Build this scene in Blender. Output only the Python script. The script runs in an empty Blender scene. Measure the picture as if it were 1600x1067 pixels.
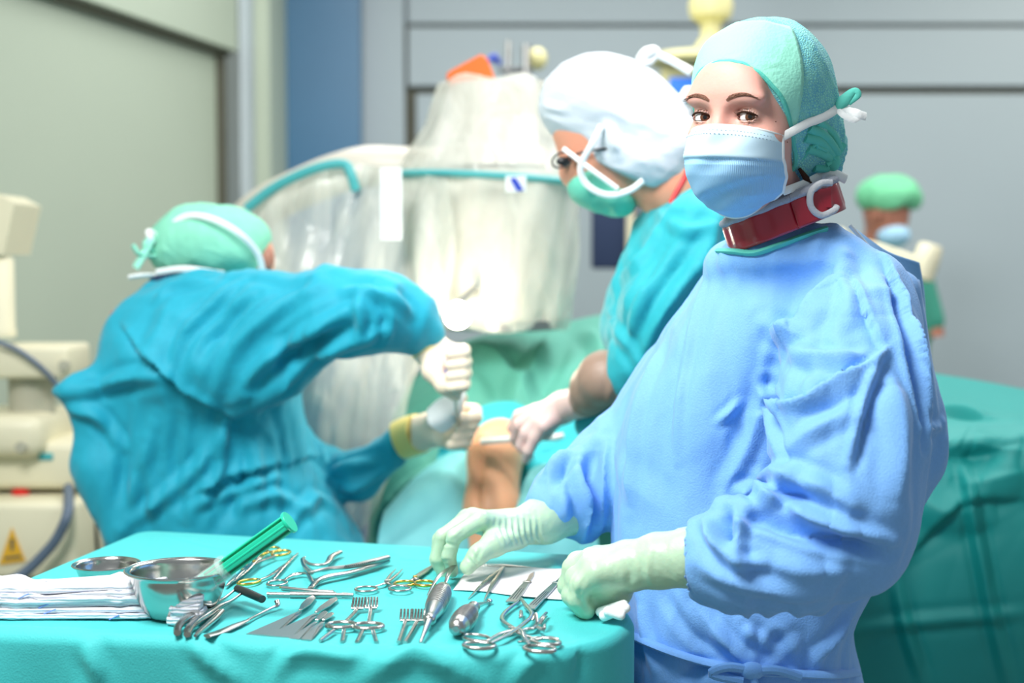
import bpy, math
import numpy as np
from mathutils import Vector, Matrix
from mathutils.bvhtree import BVHTree

# ------------------------------------------------------------ camera, world, lights, exposure
SC = bpy.context.scene
FPX = 1600 * 50 / 36.0
PITCH = math.atan(123.5 / FPX)
CAM = np.array([0.0, 0.0, 1.42])
cam_data = bpy.data.cameras.new('camera'); cam = bpy.data.objects.new('camera', cam_data)
SC.collection.objects.link(cam); SC.camera = cam
cam.location = CAM; cam.rotation_euler = (math.pi/2 - PITCH, 0, 0)
cam_data.lens = 50; cam_data.sensor_width = 36
cam_data.clip_start = 0.05; cam_data.clip_end = 60
cam_data.dof.use_dof = True; cam_data.dof.focus_distance = 1.76; cam_data.dof.aperture_fstop = 2.6
vs = SC.view_settings
vs.view_transform = 'Standard'; vs.look = 'None'; vs.gamma = 1; vs.exposure = 0.12; vs.use_curve_mapping = False

world = bpy.data.worlds.new('world'); SC.world = world; world.use_nodes = True
world.node_tree.nodes['Background'].inputs[0].default_value = (0.86, 0.95, 1.0, 1)
world.node_tree.nodes['Background'].inputs[1].default_value = 0.34

def area_light(name, loc, target, size, energy, color=(1, 1, 1), size_y=None, spread=math.pi):
    l = bpy.data.lights.new(name, 'AREA'); l.energy = energy; l.color = color; l.size = size; l.spread = spread
    if size_y: l.shape = 'RECTANGLE'; l.size_y = size_y
    o = bpy.data.objects.new(name, l); SC.collection.objects.link(o); o.location = loc
    o.rotation_euler = (Vector(target) - Vector(loc)).to_track_quat('-Z', 'Y').to_euler()
    return o
area_light('unseen_overhead_light', (-0.75, 1.0, 2.75), (0.05, 1.9, 1.0), 0.8, 66, (1, 0.99, 0.97), 0.8)  # unseen soft key from above, upper left
area_light('unseen_overhead_light', (0.2, 4.4, 2.95), (0.2, 4.5, 0.0), 2.2, 44, (1, 0.98, 0.92), 1.2)  # added overhead to brighten the back wall
area_light('unseen_overhead_light', (-2.2, 3.6, 2.9), (-2.0, 4.6, 1.0), 1.2, 40, (1, 0.93, 0.72), 1.0)  # added overhead to brighten the left wall
area_light('unseen_overhead_light', (2.6, 4.6, 2.9), (2.6, 5.2, 0.6), 1.2, 30, (1, 0.96, 0.85), 1.0)  # added overhead to brighten the right part of the back wall
area_light('unseen_overhead_light', (0.9, 2.9, 2.9), (0.8, 2.9, 1.0), 1.2, 30, (1, 1, 0.98), 0.8)  # added overhead to light the top of the deep teal drape

def spot(name, loc, target, energy, deg, blend=0.5, color=(1, 0.97, 0.92), r=0.12):
    l = bpy.data.lights.new(name, 'SPOT'); l.energy = energy; l.spot_size = math.radians(deg)
    l.spot_blend = blend; l.color = color; l.shadow_soft_size = r
    o = bpy.data.objects.new(name, l); SC.collection.objects.link(o); o.location = loc
    o.rotation_euler = (Vector(target) - Vector(loc)).to_track_quat('-Z', 'Y').to_euler()
    return o

spot('surgical_light', (1.05, 1.75, 3.0), (0.17, 2.42, 1.60), 150, 11, 0.8)
spot('surgical_light', (-0.35, 1.75, 2.95), (-0.07, 2.72, 1.05), 110, 12, 0.7)

# ------------------------------------------------------------ projection helpers (photo pixel + distance -> point)
_cp, _sp = math.cos(PITCH), math.sin(PITCH)
def P(px, py, d):
    r = (px - 800) / FPX; u = (533.5 - py) / FPX
    v = np.array([r, _cp + u*_sp, -_sp + u*_cp])
    return CAM + v * (d / v[1])
def ray(px, py):
    r = (px - 800) / FPX; u = (533.5 - py) / FPX
    v = np.array([r, _cp + u*_sp, -_sp + u*_cp]); return v/np.linalg.norm(v)
def S(px, d): return px * d / FPX
TZ = 1.0
def T(px, py, z=0.0):
    v = ray(px, py); t = (TZ + z - CAM[2]) / v[2]
    return CAM + v*t

# ------------------------------------------------------------ colours and materials
def lin(c):
    return tuple(((x/255)/12.92 if x/255 <= 0.04045 else ((x/255+0.055)/1.055)**2.4) for x in c) + (1,)
def new_mat(name):
    m = bpy.data.materials.new(name); m.use_nodes = True
    return m, m.node_tree.nodes, m.node_tree.links, m.node_tree.nodes['Principled BSDF']
def mat(name, rgb, rough=0.5, metal=0.0, bump=0.0, bscale=60, vary=0.0, vscale=8, sheen=0.0, sss=0.0, coat=0.0,
        spec=0.5, fold=0.0, fscale=6, alpha=1.0, stretch=(1, 1, 1)):
    m, N, L, b = new_mat(name)
    b.inputs['Base Color'].default_value = lin(rgb); b.inputs['Roughness'].default_value = rough
    b.inputs['Metallic'].default_value = metal; b.inputs['Specular IOR Level'].default_value = spec
    b.inputs['Coat Weight'].default_value = coat
    if sheen: b.inputs['Sheen Weight'].default_value = sheen; b.inputs['Sheen Roughness'].default_value = 0.4
    if sss:
        b.inputs['Subsurface Weight'].default_value = sss; b.inputs['Subsurface Scale'].default_value = 0.02
    if alpha < 1: b.inputs['Alpha'].default_value = alpha
    tc = N.new('ShaderNodeTexCoord'); mp = N.new('ShaderNodeMapping'); mp.inputs['Scale'].default_value = stretch
    L.new(tc.outputs['Object'], mp.inputs[0])
    if vary:
        n = N.new('ShaderNodeTexNoise'); n.inputs['Scale'].default_value = vscale; n.inputs['Detail'].default_value = 4
        r = N.new('ShaderNodeMix'); r.data_type = 'RGBA'
        r.inputs[6].default_value = lin([max(0, x*(1-vary)) for x in rgb]); r.inputs[7].default_value = lin([min(255, x*(1+vary)) for x in rgb])
        L.new(mp.outputs[0], n.inputs['Vector']); L.new(n.outputs['Fac'], r.inputs[0]); L.new(r.outputs[2], b.inputs['Base Color'])
    last = None
    if fold:
        n = N.new('ShaderNodeTexNoise'); n.inputs['Scale'].default_value = fscale; n.inputs['Detail'].default_value = 3
        n.inputs['Distortion'].default_value = 1.2
        if hasattr(n, 'noise_type'): n.noise_type = 'RIDGED_MULTIFRACTAL'
        bp = N.new('ShaderNodeBump'); bp.inputs['Strength'].default_value = 1.0; bp.inputs['Distance'].default_value = fold
        L.new(mp.outputs[0], n.inputs['Vector']); L.new(n.outputs['Fac'], bp.inputs['Height']); last = bp
    if bump:
        n = N.new('ShaderNodeTexNoise'); n.inputs['Scale'].default_value = bscale; n.inputs['Detail'].default_value = 3
        bp = N.new('ShaderNodeBump'); bp.inputs['Strength'].default_value = bump; bp.inputs['Distance'].default_value = 0.002
        L.new(mp.outputs[0], n.inputs['Vector']); L.new(n.outputs['Fac'], bp.inputs['Height'])
        if last: L.new(last.outputs[0], bp.inputs['Normal'])
        last = bp
    if last: L.new(last.outputs[0], b.inputs['Normal'])
    return m

M = {}
M['gown_blue'] = mat('blue nonwoven', (118, 174, 236), 0.75, bump=0.35, bscale=420, vary=0.035, vscale=260, sheen=0.2)
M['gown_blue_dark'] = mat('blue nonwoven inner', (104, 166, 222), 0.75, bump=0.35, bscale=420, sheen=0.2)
M['gown_teal'] = mat('turquoise nonwoven', (16, 158, 184), 0.7, bump=0.3, bscale=300, vary=0.04, vscale=120, sheen=0.2)
M['gown_teal2'] = mat('pale turquoise nonwoven', (40, 178, 190), 0.7, bump=0.3, bscale=300, vary=0.04, vscale=120, sheen=0.2)
M['drape'] = mat('turquoise drape', (62, 190, 191), 0.7, bump=0.3, bscale=500, vary=0.02, vscale=200, fold=0.0016, fscale=5, sheen=0.1)
M['drape_green'] = mat('green drape', (86, 164, 148), 0.75, bump=0.3, bscale=300, fold=0.004, fscale=3)
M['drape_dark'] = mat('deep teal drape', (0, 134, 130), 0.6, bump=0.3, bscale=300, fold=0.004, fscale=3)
M['absorbent'] = mat('pale absorbent sheet', (120, 200, 205), 0.7, fold=0.004, fscale=8)
M['glove'] = mat('pale green latex', (180, 210, 180), 0.42, bump=0.5, bscale=90, sss=0.15, vary=0.03, vscale=30)
M['glove_cream'] = mat('cream latex', (240, 220, 196), 0.4, sss=0.1)
M['glove_yellow'] = mat('yellow latex', (238, 216, 130), 0.45)
M['glove_pink'] = mat('pinkish latex', (238, 204, 198), 0.42, sss=0.1)
M['glove_brown'] = mat('brown latex', (168, 138, 120), 0.45, bump=0.3, bscale=60)
M['skin'] = mat('fair skin', (222, 166, 152), 0.55, bump=0.12, bscale=300, sss=0.25, vary=0.04, vscale=18)
M['skin_tan'] = mat('warm skin', (226, 156, 128), 0.5, sss=0.15)
M['skin_dark'] = mat('darker skin', (168, 112, 92), 0.5)  # even darker skin tone for the assistant and the ears
M['skin_leg'] = mat('orange stained skin', (240, 172, 132), 0.45, sss=0.15, vary=0.08, vscale=10)
M['brow'] = mat('brown hair', (128, 88, 70), 0.7, bump=0.8, bscale=600)
M['hair'] = mat('dark brown hair', (62, 42, 34), 0.9, spec=0.1)
M['white'] = mat('white tape', (236, 240, 240), 0.7, bump=0.2, bscale=400)
M['white_plastic'] = mat('white plastic', (232, 234, 230), 0.35)
M['mint'] = mat('mint nonwoven', (152, 228, 206), 0.75, bump=0.4, bscale=260, fold=0.0012, fscale=22)
M['teal_band'] = mat('teal elastic', (88, 196, 180), 0.7, bump=0.3, bscale=200)
M['mask_blue'] = mat('pale blue mask', (164, 208, 236), 0.75, bump=0.2, bscale=300)
M['mask_mint'] = mat('mint mask', (110, 206, 180), 0.75)
M['red'] = mat('oxblood vinyl', (158, 28, 48), 0.28, bump=0.25, bscale=45, coat=0.3)
M['red_blur'] = mat('red collar', (214, 60, 60), 0.4)
M['greytrim'] = mat('grey felt', (158, 164, 178), 0.9, bump=0.6, bscale=400)
M['pads'] = mat('grey pads', (176, 180, 186), 0.8, bump=0.4, bscale=300)
M['steel'] = mat('steel', (190, 190, 186), 0.2, metal=1.0, bump=0.02, bscale=40)
M['steel_satin'] = mat('satin steel', (178, 178, 176), 0.3, metal=1.0, bump=0.05, bscale=200)
M['steel_dark'] = mat('dark steel', (96, 98, 100), 0.35, metal=1.0)
M['gold'] = mat('gilt metal', (226, 190, 92), 0.22, metal=1.0)
M['black'] = mat('black', (26, 28, 32), 0.4)
M['navy'] = mat('navy cloth', (32, 50, 84), 0.8)
M['gauze'] = None
M['machine'] = mat('cream enamel', (224, 218, 190), 0.42, vary=0.02)
M['machine_grey'] = mat('warm grey enamel', (176, 174, 156), 0.45)
M['hose'] = mat('blue grey hose', (88, 104, 124), 0.45)
M['yellow'] = mat('yellow enamel', (208, 202, 148), 0.45)
M['sign_yellow'] = mat('sign yellow', (222, 170, 40), 0.5)
M['button_red'] = mat('red button', (206, 34, 32), 0.35)
M['orange'] = mat('orange cloth', (236, 110, 40), 0.7)
M['paper'] = mat('white paper', (236, 232, 232), 0.8, bump=0.4, bscale=200, fold=0.001, fscale=14)
M['syringe_green'] = mat('green plastic', (30, 200, 160), 0.3, spec=0.6)
M['teal_tape'] = mat('teal tape', (70, 168, 172), 0.5)
M['blue_plastic'] = mat('blue plastic', (40, 70, 190), 0.35)
M['detector'] = mat('detector housing', (222, 216, 204), 0.4)
M['trousers'] = mat('green scrubs', (60, 150, 130), 0.8)

def wall_mat(name, rgb, rough=0.5):
    return mat(name, rgb, rough, vary=0.015, vscale=2, bump=0.05, bscale=30)

def clear_mat(name, tint, opac, rough=0.15):
    m, N, L, b = new_mat(name)
    b.inputs['Base Color'].default_value = lin(tint); b.inputs['Roughness'].default_value = rough
    tr = N.new('ShaderNodeBsdfTransparent'); mx = N.new('ShaderNodeMixShader')
    out = N['Material Output']
    n = N.new('ShaderNodeTexNoise'); n.inputs['Scale'].default_value = 5; n.inputs['Detail'].default_value = 4; n.inputs['Distortion'].default_value = 1.0
    tc = N.new('ShaderNodeTexCoord'); mp = N.new('ShaderNodeMapping'); mp.inputs['Scale'].default_value = (2.2, 2.2, 0.8); mp.inputs['Rotation'].default_value = (0, 0.4, 0)
    L.new(tc.outputs['Object'], mp.inputs[0]); L.new(mp.outputs[0], n.inputs['Vector'])
    rg = N.new('ShaderNodeMapRange'); rg.inputs[1].default_value = 0.35; rg.inputs[2].default_value = 0.68
    rg.inputs[3].default_value = opac*0.72; rg.inputs[4].default_value = min(1, opac*1.3)
    L.new(n.outputs['Fac'], rg.inputs[0]); L.new(rg.outputs[0], mx.inputs[0])
    bp = N.new('ShaderNodeBump'); bp.inputs['Distance'].default_value = 0.02; bp.inputs['Strength'].default_value = 0.9
    L.new(n.outputs['Fac'], bp.inputs['Height']); L.new(bp.outputs[0], b.inputs['Normal'])
    L.new(tr.outputs[0], mx.inputs[1]); L.new(b.outputs[0], mx.inputs[2]); L.new(mx.outputs[0], out.inputs[0])
    return m
M['plastic_sheet'] = clear_mat('clear plastic sheet', (232, 232, 222), 0.55)
M['plastic_clear'] = clear_mat('clear syringe plastic', (225, 240, 240), 0.28, 0.08)

def emit_mat(name, rgb, s):
    m, N, L, b = new_mat(name)
    b.inputs['Base Color'].default_value = lin(rgb); b.inputs['Emission Color'].default_value = lin(rgb)
    b.inputs['Emission Strength'].default_value = s
    return m
M['added_glare'] = emit_mat('lamp glow', (255, 240, 214), 110)  # emission of the added glare ball, also lights the hands nearby
M['screen'] = emit_mat('blue screen', (40, 110, 210), 0.7)

def cap_mat(name, c1, c2):
    m, N, L, b = new_mat(name)
    b.inputs['Roughness'].default_value = 0.75
    tc = N.new('ShaderNodeTexCoord')
    v = N.new('ShaderNodeTexVoronoi'); v.inputs['Scale'].default_value = 300; v.feature = 'DISTANCE_TO_EDGE'
    mp = N.new('ShaderNodeMapping'); mp.inputs['Scale'].default_value = (1, 0.55, 1.2)
    L.new(tc.outputs['Object'], mp.inputs[0]); L.new(mp.outputs[0], v.inputs['Vector'])
    n = N.new('ShaderNodeTexNoise'); n.inputs['Scale'].default_value = 60; n.inputs['Detail'].default_value = 3
    L.new(tc.outputs['Object'], n.inputs['Vector'])
    md = N.new('ShaderNodeMath'); md.operation = 'MULTIPLY_ADD'; md.inputs[1].default_value = 2.6; md.inputs[2].default_value = -0.25
    L.new(v.outputs['Distance'], md.inputs[0])
    ad = N.new('ShaderNodeMath'); ad.operation = 'ADD'; L.new(md.outputs[0], ad.inputs[0]); L.new(n.outputs['Fac'], ad.inputs[1])
    rg = N.new('ShaderNodeMapRange'); rg.inputs[1].default_value = 0.3; rg.inputs[2].default_value = 0.75; L.new(ad.outputs[0], rg.inputs[0])
    mx = N.new('ShaderNodeMix'); mx.data_type = 'RGBA'; mx.inputs[6].default_value = lin(c2); mx.inputs[7].default_value = lin(c1)
    L.new(rg.outputs[0], mx.inputs[0]); L.new(mx.outputs[2], b.inputs['Base Color'])
    bp = N.new('ShaderNodeBump'); bp.inputs['Distance'].default_value = 0.0015; bp.inputs['Strength'].default_value = 0.5
    L.new(ad.outputs[0], bp.inputs['Height']); L.new(bp.outputs[0], b.inputs['Normal'])
    return m
M['cap_net'] = cap_mat('mint blue netting', (140, 220, 208), (100, 184, 206))

def stripe_mat(name, c1, c2, scale, axis='X', rough=0.7, dist=0.0, bumpd=0.0008):
    m, N, L, b = new_mat(name); b.inputs['Roughness'].default_value = rough
    tc = N.new('ShaderNodeTexCoord'); w = N.new('ShaderNodeTexWave'); w.bands_direction = axis
    w.inputs['Scale'].default_value = scale; w.inputs['Distortion'].default_value = dist
    L.new(tc.outputs['Object'], w.inputs['Vector'])
    mx = N.new('ShaderNodeMix'); mx.data_type = 'RGBA'; mx.inputs[6].default_value = lin(c1); mx.inputs[7].default_value = lin(c2)
    L.new(w.outputs['Fac'], mx.inputs[0]); L.new(mx.outputs[2], b.inputs['Base Color'])
    bp = N.new('ShaderNodeBump'); bp.inputs['Distance'].default_value = bumpd; bp.inputs['Strength'].default_value = 0.6
    L.new(w.outputs['Fac'], bp.inputs['Height']); L.new(bp.outputs[0], b.inputs['Normal'])
    return m
M['gauze'] = stripe_mat('white gauze', (228, 229, 232), (208, 214, 228), 70, 'Z', 0.9, 2.0, 0.0015)
M['ribbed'] = stripe_mat('ribbed steel', (190, 190, 188), (120, 120, 118), 60, 'X', 0.25, 0, 0.001)
_b = M['ribbed'].node_tree.nodes['Principled BSDF']; _b.inputs['Metallic'].default_value = 1

# ------------------------------------------------------------ object helpers
def link(o, parent=None):
    SC.collection.objects.link(o)
    if parent is not None: o.parent = parent
    return o
def tag(o, label=None, cat=None, group=None, kind=None):
    if label: o['label'] = label
    if cat: o['category'] = cat
    if group: o['group'] = group
    if kind: o['kind'] = kind
    return o
def world_off(parent):
    v = Vector((0, 0, 0)); p = parent
    while p is not None: v += p.location; p = p.parent
    return v
def root(name, loc, label, cat, group=None):
    o = bpy.data.objects.new(name, None); o.location = Vector(loc); o.empty_display_size = 0.05
    SC.collection.objects.link(o); return tag(o, label, cat, group)
def mesh_obj(name, V, Fc, m, parent=None, smooth=True, label=None, kind=None, mats=None, mi=None):
    """V given in world metres; re-based on the parent (or on its own base when top-level)."""
    V = np.asarray(V, dtype=np.float64).reshape(-1, 3)
    if parent is None:
        off = np.array([(V[:, 0].min()+V[:, 0].max())/2, (V[:, 1].min()+V[:, 1].max())/2, V[:, 2].min()])
        loc = off
    else:
        off = np.array(world_off(parent)); loc = np.zeros(3)
    me = bpy.data.meshes.new(name)
    W = (V - off).astype(np.float32)
    if isinstance(Fc, np.ndarray):
        n = Fc.shape[1]
        me.vertices.add(len(W)); me.vertices.foreach_set('co', W.ravel())
        me.loops.add(Fc.size); me.loops.foreach_set('vertex_index', Fc.astype(np.int32).ravel())
        me.polygons.add(len(Fc)); me.polygons.foreach_set('loop_start', np.arange(0, Fc.size, n, dtype=np.int32))
        me.update(calc_edges=True)
    else:
        me.from_pydata([tuple(map(float, v)) for v in W], [], [tuple(int(i) for i in f) for f in Fc])
    me.validate()
    for mm in (mats or [m]): me.materials.append(mm)
    if mi is not None: me.polygons.foreach_set('material_index', np.asarray(mi, dtype=np.int32))
    if smooth: me.polygons.foreach_set('use_smooth', np.ones(len(me.polygons), dtype=bool))
    me.update()
    o = bpy.data.objects.new(name, me); o.location = loc
    link(o, parent)
    if label: o['label'] = label
    if kind: o['kind'] = kind
    return o

class MB:
    """collects shapes into one mesh"""
    def __init__(s): s.V = []; s.F = []; s.n = 0
    def add(s, V, F):
        V = np.asarray(V, float).reshape(-1, 3)
        s.V.append(V); s.F += [tuple(i + s.n for i in f) for f in F]; s.n += len(V); return s
    def box(s, c, size, R=None, bev=0.0):
        hx, hy, hz = [q/2 for q in size]
        if bev <= 0:
            V = np.array([[x, y, z] for x in (-hx, hx) for y in (-hy, hy) for z in (-hz, hz)])
            F = [(0, 1, 3, 2), (4, 6, 7, 5), (0, 4, 5, 1), (2, 3, 7, 6), (0, 2, 6, 4), (1, 5, 7, 3)]
        else:
            b = min(bev, hx*.99, hy*.99, hz*.99); st = 3
            V = []; F = []
            # rounded box from a subdivided sphere-like grid: latitude/longitude superposition
            nu, nv = 4*st, 2*st
            us = [];
            for q in range(4):
                for k in range(st+1): us.append((q*math.pi/2 + k/st*math.pi/2, (1 if q in (0, 3) else -1), (1 if q in (0, 1) else -1)))
            vsl = [(-math.pi/2 + k/st*math.pi/2, -1) for k in range(st+1)] + [(k/st*math.pi/2, 1) for k in range(st+1)]
            for (v, sz) in vsl:
                for (u, sx, sy) in us:
                    V.append((sx*(hx-b)+b*math.cos(v)*math.cos(u), sy*(hy-b)+b*math.cos(v)*math.sin(u), sz*(hz-b)+b*math.sin(v)))
            n = len(us)
            for i in range(len(vsl)-1):
                for j in range(n): F.append((i*n+j, i*n+(j+1) % n, (i+1)*n+(j+1) % n, (i+1)*n+j))
            F.append(tuple(range(n))[::-1]); F.append(tuple((len(vsl)-1)*n+j for j in range(n)))
            V = np.array(V)
        if R is not None: V = V @ np.array(R).T
        return s.add(V + np.array(c), F)
    def sweep(s, pts, rad, n=10, up=None, flat=1.0, caps=True, smooth=0):
        """tube along pts; rad scalar/list; flat = second radius factor; up fixes the wide axis' normal"""
        p = np.asarray(pts, float); m = len(p)
        r = np.full(m, rad, float) if np.isscalar(rad) else np.asarray(rad, float)
        if smooth:
            p, r = catmull(p, r, smooth); m = len(p)
        t = np.gradient(p, axis=0); t /= np.linalg.norm(t, axis=1)[:, None] + 1e-12
        if up is None:
            a = np.array([0, 0, 1.0]) if abs(t[0][2]) < 0.9 else np.array([1.0, 0, 0])
            frames = []; u = np.cross(t[0], a); u /= np.linalg.norm(u)
            for k in range(m):
                u = u - t[k]*np.dot(u, t[k]); u /= np.linalg.norm(u) + 1e-12
                frames.append((u, np.cross(t[k], u)))
        else:
            frames = []
            for k in range(m):
                u = np.cross(t[k], up); u /= np.linalg.norm(u) + 1e-12
                frames.append((u, np.cross(t[k], u)))
        V = []; F = []
        for k in range(m):
            for j in range(n):
                a = 2*math.pi*j/n
                V.append(p[k] + r[k]*(math.cos(a)*frames[k][0] + flat*math.sin(a)*frames[k][1]))
        for k in range(m-1):
            for j in range(n): F.append((k*n+j, k*n+(j+1) % n, (k+1)*n+(j+1) % n, (k+1)*n+j))
        if caps: F.append(tuple(range(n))[::-1]); F.append(tuple((m-1)*n+j for j in range(n)))
        return s.add(V, F)
    def ring(s, c, ax, ay, r, n=28, k=8, flat=1.0):
        """closed torus around ellipse axes ax, ay (vectors)"""
        ax = np.asarray(ax, float); ay = np.asarray(ay, float); nz = np.cross(ax, ay); nz /= np.linalg.norm(nz)
        V = []; F = []
        for i in range(n):
            a = 2*math.pi*i/n; p = math.cos(a)*ax + math.sin(a)*ay; t = -math.sin(a)*ax + math.cos(a)*ay
            t /= np.linalg.norm(t); o = np.cross(t, nz)
            for j in range(k):
                b = 2*math.pi*j/k
                V.append(np.asarray(c) + p + r*(math.cos(b)*o + flat*math.sin(b)*nz))
        for i in range(n):
            for j in range(k):
                F.append((i*k+j, i*k+(j+1) % k, ((i+1) % n)*k+(j+1) % k, ((i+1) % n)*k+j))
        return s.add(V, F)
    def lathe(s, prof, c, axis=(0, 0, 1), n=40, closed=False):
        """prof list of (r, h) along axis"""
        ax = np.asarray(axis, float); ax /= np.linalg.norm(ax)
        a = np.array([1.0, 0, 0]) if abs(ax[0]) < 0.8 else np.array([0, 1.0, 0])
        u = np.cross(ax, a); u /= np.linalg.norm(u); v = np.cross(ax, u)
        V = []; F = []; m = len(prof)
        for (r, h) in prof:
            for j in range(n):
                t = 2*math.pi*j/n; V.append(np.asarray(c) + ax*h + r*(math.cos(t)*u + math.sin(t)*v))
        for i in range(m-1):
            for j in range(n): F.append((i*n+j, i*n+(j+1) % n, (i+1)*n+(j+1) % n, (i+1)*n+j))
        if not closed: F.append(tuple(range(n))[::-1]); F.append(tuple((m-1)*n+j for j in range(n)))
        return s.add(V, F)
    def prism(s, pts, thick, up=(0, 0, 1)):
        p = np.asarray(pts, float); n = len(p); u = np.asarray(up, float)*thick
        V = np.vstack([p, p+u])
        F = [tuple(range(n))[::-1], tuple(range(n, 2*n))] + [(j, (j+1) % n, n+(j+1) % n, n+j) for j in range(n)]
        return s.add(V, F)
    def ball(s, c, r, n=20, m=12, R=None):
        r = np.broadcast_to(np.asarray(r, float), (3,)); V = []; F = []
        for i in range(m+1):
            v = -math.pi/2 + math.pi*i/m
            for j in range(n):
                u = 2*math.pi*j/n; V.append((r[0]*math.cos(v)*math.cos(u), r[1]*math.cos(v)*math.sin(u), r[2]*math.sin(v)))
        for i in range(m):
            for j in range(n): F.append((i*n+j, i*n+(j+1) % n, (i+1)*n+(j+1) % n, (i+1)*n+j))
        V = np.array(V)
        if R is not None: V = V @ np.array(R).T
        return s.add(V + np.asarray(c), F)
    def build(s, name, m, parent=None, smooth=True, label=None, kind=None, auto=True):
        o = mesh_obj(name, np.vstack(s.V), s.F, m, parent, smooth, label, kind)
        if smooth and auto:
            me = o.data; me.update()
            try: me.set_sharp_from_angle(angle=math.radians(42))
            except Exception: pass
        return o

def catmull(p, r, k):
    P0 = np.vstack([2*p[0]-p[1], p, 2*p[-1]-p[-2]]); R0 = np.concatenate([[r[0]], r, [r[-1]]])
    out = []; ro = []
    for i in range(1, len(P0)-2):
        for q in range(k):
            t = q/k; a, b, c, d = P0[i-1], P0[i], P0[i+1], P0[i+2]
            out.append(0.5*((2*b)+(-a+c)*t+(2*a-5*b+4*c-d)*t*t+(-a+3*b-3*c+d)*t**3)); ro.append(R0[i]*(1-t)+R0[i+1]*t)
    out.append(p[-1]); ro.append(r[-1])
    return np.array(out), np.array(ro)

def patch(ctrl, nu, nv):
    """Catmull-Rom surface through a grid of control points -> (nv+1, nu+1, 3)"""
    C = np.asarray(ctrl, float)
    def interp(A, n):
        m = A.shape[0]; E = np.concatenate([[2*A[0]-A[1]], A, [2*A[-1]-A[-2]]])
        out = []
        for q in np.linspace(0, m-1, n+1):
            i = min(int(q), m-2); t = q-i; a, b, c, d = E[i], E[i+1], E[i+2], E[i+3]
            out.append(0.5*((2*b)+(-a+c)*t+(2*a-5*b+4*c-d)*t*t+(-a+3*b-3*c+d)*t**3))
        return np.array(out)
    A = interp(C, nv)
    return np.swapaxes(interp(np.swapaxes(A, 0, 1), nu), 0, 1)
def grid_faces(a, b):
    i, j = np.meshgrid(np.arange(a-1), np.arange(b-1), indexing='ij')
    q = (i*b+j).ravel(); return np.stack([q, q+1, q+b+1, q+b], 1)
def sheet(name, G, m, parent=None, thick=0.002, **kw):
    a, b, _ = G.shape
    o = mesh_obj(name, G.reshape(-1, 3), grid_faces(a, b), m, parent, **kw)
    if thick:
        md = o.modifiers.new('thickness', 'SOLIDIFY'); md.thickness = thick; md.offset = 0
    return o

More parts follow.
